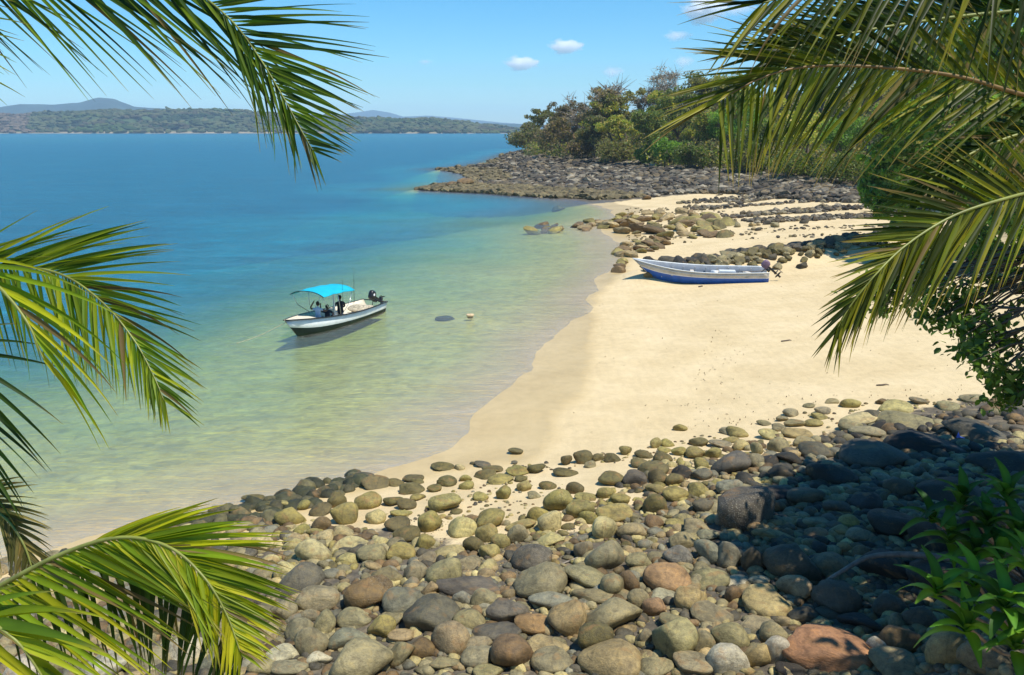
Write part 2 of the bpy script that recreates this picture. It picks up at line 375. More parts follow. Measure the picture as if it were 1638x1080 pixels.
c = g.mix(sub, c, g.mix(1.0, g.mix(1.0, sand, (0.76, 0.85, 0.46), 'MULTIPLY'), g.ramp(g.noise(pos, 1.5, 7, 0.72, 0.8), [(0.34, 0.66), (0.5, 1.0), (0.64, 1.22)]), 'MULTIPLY'))  # mottling paints rippled light on the seabed into the sand colour
rockc = g.ramp(g.noise(pos, 3.5, 6, 0.7), [(0.3, (0.055, 0.05, 0.04)), (0.5, (0.12, 0.10, 0.072)), (0.7, (0.24, 0.19, 0.115))])
rn = g.math('ADD', rk, g.math('MULTIPLY', g.math('SUBTRACT', g.noise(pos, 0.9, 6, 0.7), 0.5), 1.3)); rf = g.ramp(rn, [(0.45, 0.0), (0.62, 1.0)])
c = g.mix(rf, c, rockc)
soil = g.ramp(g.noise(pos, 0.8, 6, 0.7), [(0.3, (0.05, 0.045, 0.028)), (0.55, (0.10, 0.085, 0.05)), (0.75, (0.10, 0.12, 0.05))])
c = g.mix(vgm, c, soil)
hh = g.math('ADD', g.math('MULTIPLY', n_fine, 0.3), g.math('MULTIPLY', n_mid, 1.0))
wv = g.n('TexWave'); wv.inputs['Scale'].default_value = 0.8; wv.inputs['Distortion'].default_value = 5; wv.inputs['Detail'].default_value = 2; g.l(pos, wv.inputs['Vector'])
hh = g.math('ADD', hh, g.math('MULTIPLY', wv.outputs['Fac'], 0.12))
hh = g.math('MULTIPLY', hh, g.math('SUBTRACT', 1.15, wetf))
rough = g.ramp(wetf, [(0.0, 0.95), (1.0, 0.42)])
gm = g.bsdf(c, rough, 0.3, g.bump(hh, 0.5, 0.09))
tint = np.stack([rockm.ravel(), vegm.ravel(), wetm.ravel()], 1)
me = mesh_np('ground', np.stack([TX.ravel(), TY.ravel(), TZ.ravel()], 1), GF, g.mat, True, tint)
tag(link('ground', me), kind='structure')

# ------------------------------------------------------------------ water
rad2 = np.concatenate([np.geomspace(6, 700, 300), np.geomspace(760, 40000, 40)])
ang2 = np.radians(np.linspace(-100, 75, 420))
A2, R2 = np.meshgrid(ang2, rad2); WX, WY = R2 * np.sin(A2), R2 * np.cos(A2)
wz = ground(WX, WY); wd = np.clip(-wz, 0, 9); far = R2 > 600; wd = np.where(far, 9, wd)
id2 = np.arange(WX.size).reshape(WX.shape)
WF = np.stack([id2[:-1, :-1].ravel(), id2[:-1, 1:].ravel(), id2[1:, 1:].ravel(), id2[1:, :-1].ravel()], 1)[:, ::-1]
w = NT('sea_water')
dep = w.n('Attribute', attribute_name='tint'); ds = w.n('SeparateColor'); w.l(dep.outputs['Color'], ds.inputs[0]); D = w.math('MULTIPLY', ds.outputs[0], 9.0)
wp = w.n('NewGeometry').outputs['Position']
patch = w.noise(wp, 0.045, 4, 0.6)
D = w.math('MULTIPLY', D, w.ramp(patch, [(0.3, 0.75), (0.7, 1.25)]))
def ex(k): return w.math('EXPONENT', w.math('MULTIPLY', D, -k))
Tr_, Tg_, Tb_ = ex(0.72), ex(0.36), ex(0.62)
ct = w.n('CombineColor'); [w.l(a, b) for a, b in zip((Tr_, Tg_, Tb_), ct.inputs)]
body = w.ramp(w.math('DIVIDE', D, 7.0), [(0.0, (0.34, 0.32, 0.10)), (0.07, (0.20, 0.30, 0.14)), (0.14, (0.09, 0.28, 0.22)), (0.25, (0.035, 0.24, 0.27)), (0.42, (0.012, 0.245, 0.275)), (0.75, (0.003, 0.165, 0.225)), (1.0, (0.002, 0.13, 0.20))])
mp = w.n('Mapping'); mp.inputs['Scale'].default_value = (0.55, 1.6, 1); mp.inputs['Rotation'].default_value = (0, 0, R(12)); w.l(wp, mp.inputs[0])
wa = w.noise(mp.outputs[0], 1.5, 5, 0.6, 0.6); wb = w.noise(mp.outputs[0], 0.28, 5, 0.65, 0.8); wc = w.noise(mp.outputs[0], 5.0, 3, 0.6)
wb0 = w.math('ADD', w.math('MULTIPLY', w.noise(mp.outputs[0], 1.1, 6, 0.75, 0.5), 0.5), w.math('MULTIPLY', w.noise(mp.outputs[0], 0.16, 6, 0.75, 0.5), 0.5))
body = w.mix(0.9, body, w.ramp(wb0, [(0.36, 0.5), (0.5, 1.0), (0.64, 1.6)]), 'MULTIPLY')  # light and dark of the ripples painted into the water colour
inv = w.n('Invert'); w.l(ct.outputs[0], inv.inputs['Color'])
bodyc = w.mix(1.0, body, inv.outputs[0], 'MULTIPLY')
tr = w.n('BsdfTransparent'); w.l(ct.outputs[0], tr.inputs[0])
we = w.noise(mp.outputs[0], 0.07, 4, 0.6, 0.5)
hgt = w.math('ADD', w.math('MULTIPLY', wa, 1.0), w.math('ADD', w.math('MULTIPLY', wb, 1.6), w.math('ADD', w.math('MULTIPLY', wc, 0.34), w.math('MULTIPLY', we, 4.0))))
nb = w.bump(hgt, 1.0, 0.36)
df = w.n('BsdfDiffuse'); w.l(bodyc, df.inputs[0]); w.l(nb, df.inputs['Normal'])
ad = w.n('AddShader'); w.l(tr.outputs[0], ad.inputs[0]); w.l(df.outputs[0], ad.inputs[1])
gl = w.n('BsdfGlossy'); gl.inputs['Roughness'].default_value = 0.2; w.l(nb, gl.inputs['Normal'])
fr = w.n('Fresnel'); fr.inputs['IOR'].default_value = 1.33; w.l(nb, fr.inputs['Normal'])
mx = w.n('MixShader'); w.l(w.math('MULTIPLY', w.math('MINIMUM', fr.outputs[0], 0.6), 0.72), mx.inputs[0]); w.l(ad.outputs[0], mx.inputs[1]); w.l(gl.outputs[0], mx.inputs[2])
fo = w.n('BsdfDiffuse'); fo.inputs[0].default_value = (0.75, 0.74, 0.68, 1)
fb = w.ramp(w.math('MULTIPLY', ds.outputs[0], 9.0), [(0.0, 0.0), (0.004, 0.8), (0.016, 0.55), (0.035, 0.0)]); fn = w.ramp(w.noise(wp, 1.7, 7, 0.75), [(0.50, 0.0), (0.62, 1.0)])
m3 = w.n('MixShader'); w.l(w.math('MULTIPLY', w.math('MULTIPLY', fb, fn), 0.16), m3.inputs[0]); w.l(mx.outputs[0], m3.inputs[1]); w.l(fo.outputs[0], m3.inputs[2])
w.l(m3.outputs[0], w.out.inputs[0])
tw = np.zeros((WX.size, 3)); tw[:, 0] = wd.ravel() / 9
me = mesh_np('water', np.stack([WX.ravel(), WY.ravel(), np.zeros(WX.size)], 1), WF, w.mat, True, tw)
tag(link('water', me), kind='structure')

# ------------------------------------------------------------------ leaf clouds
def leaves(centers, size, colors, jitter=0.25, up=0.3, elong=2.0, nverts=4, droop=0.0):
    """small leaf faces around given centres -> V, F, tint"""
    n = len(centers); d = rng.normal(size=(n, 3)); d[:, 2] -= droop; d /= np.linalg.norm(d, axis=1)[:, None]
    nn = rng.normal(size=(n, 3)); nn[:, 2] += up * 3; s = np.cross(d, nn); s /= np.linalg.norm(s, axis=1)[:, None] + 1e-9
    L = size * rng.uniform(0.6, 1.4, n)[:, None]; Wd = L / elong
    if nverts == 4:
        V = np.stack([centers - d * L * .5, centers + s * Wd * .5, centers + d * L * .5, centers - s * Wd * .5], 1)
    else:
        nrm = np.cross(s, d)
        V = np.stack([centers - d * L * .5, centers - d * L * .2 + s * Wd * .42 + nrm * L * .05, centers + d * L * .2 + s * Wd * .42 + nrm * L * .03, centers + d * L * .5 - nrm * L * .08,
                      centers + d * L * .2 - s * Wd * .42 + nrm * L * .03, centers - d * L * .2 - s * Wd * .42 + nrm * L * .05], 1)
    k = V.shape[1]; Fc = np.arange(n * k).reshape(n, k)
    c = np.asarray(colors)[rng.integers(0, len(colors), n)] * rng.uniform(1 - jitter, 1 + jitter, (n, 1))
    return V.reshape(-1, 3), Fc, np.repeat(c, k, 0)
def clump_points(centers, radii, n, shell=0.5):
    k = len(centers); i = rng.integers(0, k, n); d = rng.normal(size=(n, 3)); d /= np.linalg.norm(d, axis=1)[:, None]
    rr = rng.uniform(shell, 1, (n, 1)) ** 0.6
    return np.asarray(centers)[i] + d * rr * np.asarray(radii)[i]
GREENS = {
 'green': [(0.065, 0.092, 0.02), (0.085, 0.105, 0.025), (0.045, 0.07, 0.02), (0.11, 0.12, 0.03), (0.10, 0.085, 0.03)],
 'bright': [(0.08, 0.135, 0.02), (0.10, 0.15, 0.03), (0.06, 0.11, 0.02)],
 'yellow': [(0.16, 0.17, 0.03), (0.20, 0.19, 0.04), (0.11, 0.14, 0.03), (0.24, 0.18, 0.05)],
 'olive': [(0.12, 0.115, 0.045), (0.075, 0.085, 0.03), (0.13, 0.115, 0.045), (0.09, 0.07, 0.035)],
 'brown': [(0.14, 0.10, 0.06), (0.11, 0.085, 0.055), (0.17, 0.12, 0.07), (0.09, 0.085, 0.04)],
 'grey': [(0.19, 0.16, 0.125), (0.15, 0.13, 0.10), (0.13, 0.115, 0.07)]}
GREENS = {k: [tuple(min(0.5, c * 2.1) for c in t) for t in v] for k, v in GREENS.items()}
def branch_tree(mb, base, height, spread, trunk_r, tips, level=3, lean=0.1, seed=None, nb=5):
    rd = random.Random(seed)
    def grow(p, d, L, r, lv):
        n = 4; pts = [p]; q = p.copy(); dd = d.copy()
        for i in range(n):
            dd = dd + np.array([rd.uniform(-.22, .22), rd.uniform(-.22, .22), rd.uniform(-.08, .12)]); dd /= np.linalg.norm(dd)
            q = q + dd * L / n; pts.append(q)
        mb.tube(pts, list(np.linspace(r, r * 0.5, n + 1)), 5 if lv > 1 else 3, cap=False)
        if lv == 0: tips.append(q); return
        for k in range(nb if lv == level else 3 + rd.randint(0, 1)):
            a = rd.uniform(0, 2 * math.pi); out = spread * rd.uniform(0.6, 1.3)
            nd = dd * 0.75 + np.array([math.cos(a) * out, math.sin(a) * out, rd.uniform(-0.05, 0.5)]); nd /= np.linalg.norm(nd)
            st = pts[rd.randint(2, n)]
            grow(np.array(st), nd, L * rd.uniform(0.5, 0.75), r * 0.48, lv - 1)
    grow(np.array(base, float), np.array([lean * rd.uniform(-1, 1), lean * rd.uniform(-1, 1), 1.0]), height * 0.42, trunk_r, level)
def tree(name, label, cat, base, height, spread, nleaf, lsize, pal, mat='leaf', bark='bark', group=None, seed=1, clump=1.0, twigs=0, level=3, trunk='trunk'):
    root = empty(name, base); tag(root, label, cat, group)
    if twigs: nleaf = int(nleaf * .55)
    mb = MB(); tips = []
    branch_tree(mb, (0, 0, -0.3), height, spread, height * 0.022, tips, level, 0.25, seed)
    T = np.array(tips)
    if twigs:
        rd = random.Random(seed + 9)
        for t in tips:
            for k in range(twigs):
                a = t + np.array([rd.gauss(0, .4), rd.gauss(0, .4), rd.gauss(0, .3)]) * clump
                e = t + np.array([rd.gauss(0, 1), rd.gauss(0, 1), rd.gauss(0.3, .7)]) * clump * 1.2
                mb.tube([t, (t + e) / 2 + np.array([0, 0, .12]), e], [height * .0035, height * .0028, height * .001], 3, cap=False)
    mb.build(trunk, M[bark], root)
    rc = clump * np.stack([rng.uniform(0.7, 1.3, len(T)), rng.uniform(0.7, 1.3, len(T)), rng.uniform(0.45, 0.8, len(T))], 1)
    P = clump_points(T, rc, nleaf, 0.25)
    pn = GREENS[pal]; V, Fc, c = leaves(P, lsize, pn, 0.3)
    # clump-wise brightness of leaf age
    link('crown' if trunk == 'trunk' else 'foliage', mesh_np('crown', V, Fc, M[mat], True, c), root)
    return root
def shrub(name, label, base, size, nleaf, lsize, pal, group=None, mat='leaf', seed=0, nlobes=14):
    root = empty(name, base); tag(root, label, 'shrub', group)
    rd = random.Random(seed); mb = MB(); C = []; Rr = []
    for i in range(nlobes):
        a = rd.uniform(0, 6.28); q = rd.uniform(0, 0.8) ** 0.6
        h = rd.uniform(0.35, 0.85) * (1 - 0.5 * q * q)
        c = np.array([math.cos(a) * q * size[0] * .5, math.sin(a) * q * size[1] * .5, h * size[2]])
        C.append(c); s = rd.uniform(0.16, 0.3); Rr.append(np.array([size[0], size[1], size[2] * .9]) * s)
        mb.tube([(c[0] * .2, c[1] * .2, -0.2), c * 0.6, c], [0.05, 0.035, 0.015], 4, cap=False)
    mb.build('stem', M['bark'], root)
    P = clump_points(C, Rr, nleaf, 0.4); P[:, 2] = np.maximum(P[:, 2], 0.02)
    V, Fc, c = leaves(P, lsize, GREENS[pal], 0.32)
    link('foliage', mesh_np('foliage', V, Fc, M[mat], True, c), root)
    return root

# ------------------------------------------------------------------ headland vegetation
def hb(px, py, back=0.0):
    p = onground(px, py); d = np.array([p[0], p[1]]); d = d / np.linalg.norm(d) * back
    x, y = p[0] + d[0], p[1] + d[1]; return (x, y, gz(x, y))
def tree_px(px, ybase, ytop, wpx, kind, pal, label, back=0, nl=2600, seed=0, **kw):
    b = hb(px, ybase, back); _, pb, dep = proj(b)
    h = max(2.5, (pb - ytop) * dep / F); wm = wpx * dep / F
    ls = max(0.2, dep * 3.9 / F); nl = int(nl * 1.65)
    if kind == 'tree':
        return tree('headland_tree', label, 'tree', b, h * 1.02, 0.5 + 0.35 * min(1.6, wm / h), nl, ls, pal, clump=wm * 0.11, group='trees on the headland', seed=seed, **kw)
    if kind == 'bare':
        return tree('bare_tree', label, 'tree', b, h * 1.02, 0.5 + 0.35 * min(1.6, wm / h), nl, ls * .8, pal, 'dry', 'palebark', clump=wm * 0.12, group='trees on the headland', seed=seed, twigs=6, **kw)
    return shrub('headland_shrub', label, b, (wm, wm * .8, h), nl, ls, pal, group='shrubs along the headland rocks', seed=seed)
TR = [
 ('shrub', 850, 245, 195, 68, 'olive', 'dense olive brown scrub at the seaward tip of the headland', 3, 3000),
 ('shrub', 893, 252, 186, 66, 'brown', 'brown dry scrub next to the seaward tip scrub on the headland', 6, 2600),
 ('bare', 944, 252, 108, 92, 'grey', 'tallest bare grey tree standing at the seaward end of the headland', 14, 2000),
 ('bare', 905, 250, 148, 50, 'grey', 'small leafless tree left of the tallest bare tree', 12, 700),
 ('tree', 985, 256, 128, 70, 'brown', 'brown leaved tree right of the tallest bare grey tree', 20, 2300),
 ('tree', 950, 258, 180, 70, 'olive', 'low dark olive tree below the tallest bare grey tree', 5, 2600),
 ('tree', 1010, 262, 165, 74, 'yellow', 'yellow green tree in the middle of the headland slope', 10, 3000),
 ('bare', 1022, 258, 112, 72, 'grey', 'bare grey tree on the skyline in the middle of the headland', 34, 1500),
 ('bare', 1072, 262, 108, 80, 'grey', 'wide bare tree on the skyline right of the middle bare tree', 40, 1900),
 ('tree', 1060, 268, 160, 84, 'green', 'rounded green tree halfway up the headland', 16, 3200),
 ('tree', 1115, 270, 108, 90, 'olive', 'olive tree reaching the skyline behind the leaning trunk', 44, 3200),
 ('tree', 1110, 272, 168, 84, 'yellow', 'yellow green tree with pale trunks left of the long frond tip', 12, 3200),
 ('tree', 1170, 274, 97, 96, 'yellow', 'yellow olive tree on the skyline behind the upper right fronds', 44, 3200),
 ('tree', 1165, 278, 150, 90, 'bright', 'bright green tree behind the hanging frond tip', 18, 3200),
 ('tree', 1235, 278, 86, 110, 'olive', 'big olive tree on the hill behind the long frond', 50, 3400),
 ('tree', 1225, 284, 170, 100, 'green', 'dark green tree at the back of the rock shelf behind the long frond', 10, 3400),
 ('tree', 1300, 284, 70, 130, 'green', 'tall green hill tree behind the long frond', 50, 3600),
 ('tree', 1290, 290, 160, 110, 'yellow', 'yellowish tree standing over the dark shade of the rock shelf', 12, 3600),
 ('tree', 1370, 290, 50, 150, 'green', 'tall green tree behind the crossing fronds', 46, 3800),
 ('tree', 1355, 298, 150, 120, 'bright', 'bright green tree at the right end of the rock shelf', 10, 3800),
 ('tree', 1450, 304, 60, 170, 'green', 'large green tree behind the lower right frond', 30, 4200),
 ('tree', 1430, 312, 165, 130, 'green', 'leafy green tree beside the upper end of the beach', 6, 3800),
 ('tree', 1530, 330, 40, 190, 'olive', 'broad tree at the right edge of the bay', 24, 4200),
 ('tree', 1520, 345, 190, 150, 'green', 'low spreading green tree at the right edge of the bay', 5, 3800),
 ('tree', 1620, 380, 60, 220, 'green', 'tall green tree at the right border behind the fronds', 14, 4200),
 ('tree', 875, 250, 160, 62, 'olive', 'olive tree rising behind the seaward tip scrub', 14, 2400),
 ('tree', 915, 253, 146, 66, 'brown', 'dense brown tree left of the tallest bare grey tree', 22, 2400),
 ('tree', 962, 258, 150, 70, 'yellow', 'yellow green crown just right of the tallest bare grey tree', 16, 2600),
 ('tree', 1003, 262, 132, 76, 'olive', 'olive crown between the two bare skyline trees', 30, 2800),
 ('tree', 1045, 264, 134, 76, 'yellow', 'yellow crown under the middle bare skyline tree', 28, 2800),
 ('tree', 1090, 268, 124, 84, 'green', 'green crown below the wide bare skyline tree', 34, 2800),
 ('tree', 1140, 272, 120, 90, 'olive', 'olive crown partly behind the long frond tip', 34, 3000),
 ('tree', 1200, 280, 125, 100, 'yellow', 'yellow crown showing through the hanging leaflets', 30, 3000),
 ('shrub', 985, 262, 222, 60, 'olive', 'olive shrub below the yellow green headland tree', 1, 2200),
 ('shrub', 930, 256, 215, 50, 'brown', 'brown shrub at the rock edge below the tallest bare tree', 1, 1800),
 ('shrub', 1035, 266, 228, 44, 'bright', 'small bright green shrub at the edge of the dark rocks', 0, 1500),
 ('shrub', 1068, 268, 218, 56, 'bright', 'bright green rounded shrub right of the small bright one', 2, 2300),
 ('shrub', 1105, 274, 226, 54, 'green', 'dark green shrub over the black shade at the rock edge', 2, 2000),
 ('shrub', 1180, 282, 226, 80, 'olive', 'wide olive shrub beneath the hanging frond leaflets', 2, 2600),
 ('shrub', 1270, 290, 240, 90, 'green', 'dark shrub at the back of the stony beach end', 2, 2600),
 ('shrub', 1350, 300, 240, 90, 'green', 'green shrub beside the upper end of the stony beach', 2, 2600),
 ('shrub', 1425, 318, 250, 90, 'bright', 'leafy green shrub at the top corner of the beach', 2, 3000),
]
for i, (k, px, yb, yt, wp_, pal, lab, back, nl) in enumerate(TR): tree_px(px, yb, yt, wp_, k, pal, lab, back, nl, seed=i * 7 + 3)
# understorey that fills the slope between the trees: nobody could count it
N = 1500; ux = rng.uniform(820, 1700, N); P = []
pxs = np.linspace(850, 1720, 60); base_ = np.array([onground(p_, 250 + (p_ - 850) * 0.085 + max(0, p_ - 1400) * 0.15)[:2] for p_ in pxs])
uu = rng.uniform(0, 59, 1900); bx, by = np.interp(uu, np.arange(60), base_[:, 0]), np.interp(uu, np.arange(60), base_[:, 1]); bk = rng.uniform(2, 100, 1900); nn0 = np.hypot(bx, by)
bx, by = bx + bx / nn0 * bk, by + by / nn0 * bk; P = np.stack([bx, by, ground(bx, by)], 1); Rr = np.stack([rng.uniform(2.0, 4.4, len(P))] * 2 + [rng.uniform(1.6, 4.2, len(P))], 1); P2 = P.copy(); P2[:, 2] += 1.2
Q = clump_points(P2, Rr, 190000, 0.3); cols = GREENS['olive'] + GREENS['green'] + GREENS['yellow'] + GREENS['brown'] + GREENS['olive']
V, Fc, c = leaves(Q, 0.6, cols, 0.35)
tag(link('undergrowth', mesh_np('undergrowth', V, Fc, M['leaf'], True, c)), 'tangled olive and brown undergrowth covering the headland slope', 'undergrowth', kind='stuff')
# pale leaning dead trunks
for (a, b_, lab) in (((1045, 262), (1075, 186), 'dark leaning dead trunk rising over the headland scrub'), ((1062, 240), (1040, 200), 'thin pale dead stem leaning left in the headland scrub'), ((1040, 232), (1030, 205), 'short pale dead stem among the yellow green trees')):
    p = np.array(hb(a[0], 262, 4)); d = proj(p)[2]; q = atd(b_[0], b_[1], d); p0 = atd(a[0], a[1], d)
    mb = MB(); mb.tube([p0, (p0 + q) / 2 + np.array([.3, 0, .2]), q], [0.3, 0.22, 0.1], 6); mb.tube([(p0 + q) / 2, (p0 + q) / 2 + np.array([-2, .4, 1.8])], [0.12, 0.04], 4)
    tag(mb.build('dead_trunk', M['palebark']), lab, 'dead tree')

# ------------------------------------------------------------------ far shore, hills, distant wood
ft = NT('far_land'); fa = ft.n('Attribute', attribute_name='tint').outputs['Color']; fp = ft.n('NewGeometry').outputs['Position']
fc = ft.mix(0.9, fa, ft.ramp(ft.noise(fp, 0.012, 8, 0.7), [(0.3, 0.55), (0.5, 1.0), (0.7, 1.4)]), 'MULTIPLY')
fc = ft.mix(0.8, fc, ft.ramp(ft.noise(fp, 0.08, 5, 0.7), [(0.3, 0.6), (0.7, 1.35)]), 'MULTIPLY'); ft.bsdf(fc, 0.95, 0.1)
def land_strip(name, dist, prof, x0, x1, depth, col, shore_col=None, nx=420, ny=26, namp=0.12, seed=0):
    xs = np.linspace(x0, x1, nx); u = np.linspace(0, 1, ny); X, U = np.meshgrid(xs, u)
    px_, py_ = zip(*prof); top = np.interp(X, px_, py_); Htop = np.maximum(0.5, CAMZ + (205.2 - top) * dist / F)
    Yd = dist + U * depth; Xw = (X - 819) / F * Yd * 1.0
    shape = np.sin(np.clip(U * 1.25, 0, 1) * math.pi / 2) ** 1.2 * np.where(U > 0.8, 1 - (U - 0.8) * 1.5, 1)
    Z = -1.0 + (Htop * (dist + 0.8 * depth) / dist + 1) * shape * (1 - namp + 2 * namp * vnoise(Xw, Yd, dist * 0.03, seed)) + 1.2 * (U > 0.02)
    Yd = Yd + (vnoise(Xw, Yd, dist * 0.05, seed + 3) - .5) * depth * 0.15 * (U < 0.3)
    V = np.stack([Xw.ravel(), Yd.ravel(), Z.ravel()], 1); ii = np.arange(nx * ny).reshape(ny, nx)
    Fq = np.stack([ii[:-1, :-1].ravel(), ii[:-1, 1:].ravel(), ii[1:, 1:].ravel(), ii[1:, :-1].ravel()], 1)
    t = np.tile(np.array(col), (nx * ny, 1))
    if shore_col is not None: t[(U < 0.06).ravel()] = shore_col
    tag(link(name, mesh_np(name, V, Fq, ft.mat, True, t)), kind='structure'); return X, Xw, Yd, Z, U
FRONT = [(-900, 176), (-300, 176), (0, 186), (60, 190), (100, 187), (200, 184), (260, 184), (330, 181), (420, 186), (500, 192), (600, 194), (690, 194), (730, 198), (780, 204), (830, 210), (860, 213)]
X, Xw, Yd, Z, U = land_strip('far_shore', 1750, FRONT, -900, 850, 420, (0.06, 0.09, 0.04), (0.26, 0.22, 0.15), seed=2)
land_strip('far_hills', 3600, [(-900, 176), (-200, 176), (0, 180), (60, 170), (110, 172), (150, 169), (180, 161), (205, 163), (235, 174), (300, 178), (420, 184), (500, 190), (700, 196), (845, 201), (1000, 204), (1200, 204)], -900, 1150, 900, (0.035, 0.06, 0.055), seed=5, namp=0.06)  # blue green hue carries some distance haze in the colour
land_strip('far_mountains', 6500, [(-900, 185), (300, 190), (480, 193), (540, 187), (585, 181), (604, 178), (630, 182), (650, 188), (690, 186.5), (730, 190), (800, 197), (845, 200), (1000, 203), (1300, 204)], -900, 1250, 1500, (0.035, 0.06, 0.06), seed=8, namp=0.02)  # bluish land colour with distance haze painted in
# the distant wood: rounded crowns too many and too far to count
ICO = None
def ico(sub):
    import bmesh
    bm = bmesh.new(); bmesh.ops.create_icosphere(bm, subdivisions=sub, radius=1); V = np.array([v.co[:] for v in bm.verts]); Fq = np.array([[v.index for v in f.verts] for f in bm.faces]); bm.free(); return V, Fq
I1, I2, I3 = ico(1), ico(2), ico(3)
def scatter_blobs(cent, dims, base, colors, planes=7, kk=7.0, amp=0.0):
    """many stones or crowns in one mesh: soft-edged random polyhedra"""
    Vb, Fb = base; n = len(cent); nv = len(Vb)
    pn = rng.normal(size=(n, planes, 3)); pn /= np.linalg.norm(pn, axis=2)[:, :, None]; pd = rng.uniform(0.62, 1.0, (n, planes))
    dots = np.einsum('vk,npk->nvp', Vb, pn) / pd[:, None, :]
    r = (np.clip(dots, 0, None) ** kk).sum(2) + 1.0; r = r ** (-1 / kk)
    if amp: r = r * rng.uniform(1 - amp, 1 + amp, r.shape)
    V = Vb[None] * r[:, :, None]
    a = rng.uniform(0, 6.28, n); til = rng.normal(0, 0.22, n); V = V * dims[:, None, :]
    x, y, z = V[..., 0], V[..., 1], V[..., 2]
    x, z = x * np.cos(til)[:, None] - z * np.sin(til)[:, None], x * np.sin(til)[:, None] + z * np.cos(til)[:, None]
    x, y = x * np.cos(a)[:, None] - y * np.sin(a)[:, None], x * np.sin(a)[:, None] + y * np.cos(a)[:, None]
    V = np.stack([x, y, z], 2) + cent[:, None, :]
    Fq = (Fb[None] + (np.arange(n) * nv)[:, None, None]).reshape(-1, 3)
    c = np.repeat(np.asarray(colors), nv, 0)
    return V.reshape(-1, 3), Fq, c
nW = 5200; iy = rng.integers(1, 21, nW); ix = rng.integers(0, X.shape[1], nW)
cen = np.stack([Xw[iy, ix] + rng.uniform(-4, 4, nW), Yd[iy, ix] + rng.uniform(-8, 8, nW), Z[iy, ix] + 1.5], 1)
dims = np.stack([rng.uniform(5, 13, nW), rng.uniform(4, 9, nW), rng.uniform(2.5, 5.0, nW)], 1)
pal = np.array(GREENS['green'] + GREENS['olive'] + [(0.09, 0.13, 0.05), (0.05, 0.08, 0.035)]); cl = pal[np.clip((vnoise(cen[:, 0], cen[:, 1] * 2.5, 110, 31) * len(pal)).astype(int), 0, len(pal) - 1)] * rng.uniform(.32, .44, (nW, 1)) * np.array((.85, 1.0, 1.1))  # bluish cast paints distance haze into the crown colours
lft = X[iy, ix] < 70; cl[lft] = np.array((0.13, 0.10, 0.07)) * rng.uniform(.6, 1.3, (lft.sum(), 1))
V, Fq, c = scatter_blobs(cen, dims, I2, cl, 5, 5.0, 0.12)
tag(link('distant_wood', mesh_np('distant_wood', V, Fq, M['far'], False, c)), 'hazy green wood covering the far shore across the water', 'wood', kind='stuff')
for (px, py, d, wpx, lab) in ((326, 192, 1880, 9, 'small white house among the trees on the far shore, right one'), (283, 189, 1880, 7, 'small white house on the far hillside, between the other two'), (218, 190, 1880, 9, 'small white house on the far hillside, left one of three')):
    c0 = atd(px, py, d); s_ = wpx * d / F; rt = empty('house', (c0[0], c0[1], c0[2] - 3)); tag(rt, lab, 'house', 'houses on the far shore')
    mb = MB(); mb.box((0, 0, 1.5), (s_, 6, 3.4)); mb.build('wall', M['white'], rt, False)
    mb = MB(); mb.add([(-s_ * .55, -3.5, 3.2), (s_ * .55, -3.5, 3.2), (s_ * .55, 3.5, 3.2), (-s_ * .55, 3.5, 3.2), (-s_ * .55, 0, 4.9), (s_ * .55, 0, 4.9)], [(0, 1, 5, 4), (2, 3, 4, 5), (0, 4, 3), (1, 2, 5), (3, 2, 1, 0)]); mb.build('roof', M['palebark'], rt, False)

# ------------------------------------------------------------------ rubble on the far rock shelf
def poly_px_samples(poly, n, thr=None):
    p = np.array(poly, float); lo, hi = p.min(0), p.max(0); out_ = []
    while len(out_) < n:
        q = rng.uniform(lo, hi, (n, 2)); q = q[inpoly(q[:, 0], q[:, 1], poly)]; out_ += list(q)
    return np.array(out_[:n])
def px_to_ground(Q, z0=0.8):
    b = (540 - Q[:, 1]) / F; a = (Q[:, 0] - 819) / F
    D = np.stack([a, cp + b * sp, -sp + b * cp], 1); z = np.full(len(Q), z0)
    for _ in range(6):
        t = (z - CAMZ) / D[:, 2]; x, y = D[:, 0] * t, D[:, 1] * t; z = 0.5 * z + 0.5 * np.clip(ground(x, y), -0.3, 3)
    return x, y, ground(x, y)
def rubble(name, polys, smin, smax, cols, label, flat=0.5, thr=None, z0=0.8, base=None, nz=None, pxscale=None):
    Cs, Ds, Cl = [], [], []
    for poly, n in polys:
        Q = poly_px_samples(poly, n); x, y, z = px_to_ground(Q, z0)
        keep = (z > -0.15) & (z < 6)
        if thr is not None: keep &= vnoise(x * 0.35, y, thr[1], 9) > thr[0]
        x, y, z = x[keep], y[keep], z[keep]; s = rng.uniform(smin, smax, len(x)) * rng.uniform(0.5, 1, len(x))
        if pxscale: s = s * np.hypot(x, y) / pxscale
        Cs.append(np.stack([x, y, z + s * 0.12], 1)); Ds.append(np.stack([s * rng.uniform(.35, .6, len(x)), s * rng.uniform(.35, .6, len(x)), s * flat * rng.uniform(.25, .6, len(x))], 1))
        co = np.array(cols)[rng.integers(0, len(cols), len(x))] * rng.uniform(0.65, 1.35, (len(x), 1))
        lowz = (z < 0.45)[:, None]; co = np.where(lowz, np.array((0.14, 0.122, 0.07)) * rng.uniform(.6, 1.3, (len(x), 1)), co); Cl.append(co)
    V, Fq, c = scatter_blobs(np.vstack(Cs), np.vstack(Ds), base or I1, np.vstack(Cl), 6, 14.0, 0.05)
    return tag(link(name, mesh_np(name, V, Fq, M['rubble'], False, c)), label, 'rubble', kind='stuff')
DK = [(0.085, 0.08, 0.068), (0.04, 0.038, 0.034), (0.12, 0.11, 0.095), (0.24, 0.225, 0.195), (0.07, 0.06, 0.046), (0.14, 0.115, 0.075), (0.035, 0.032, 0.029)]
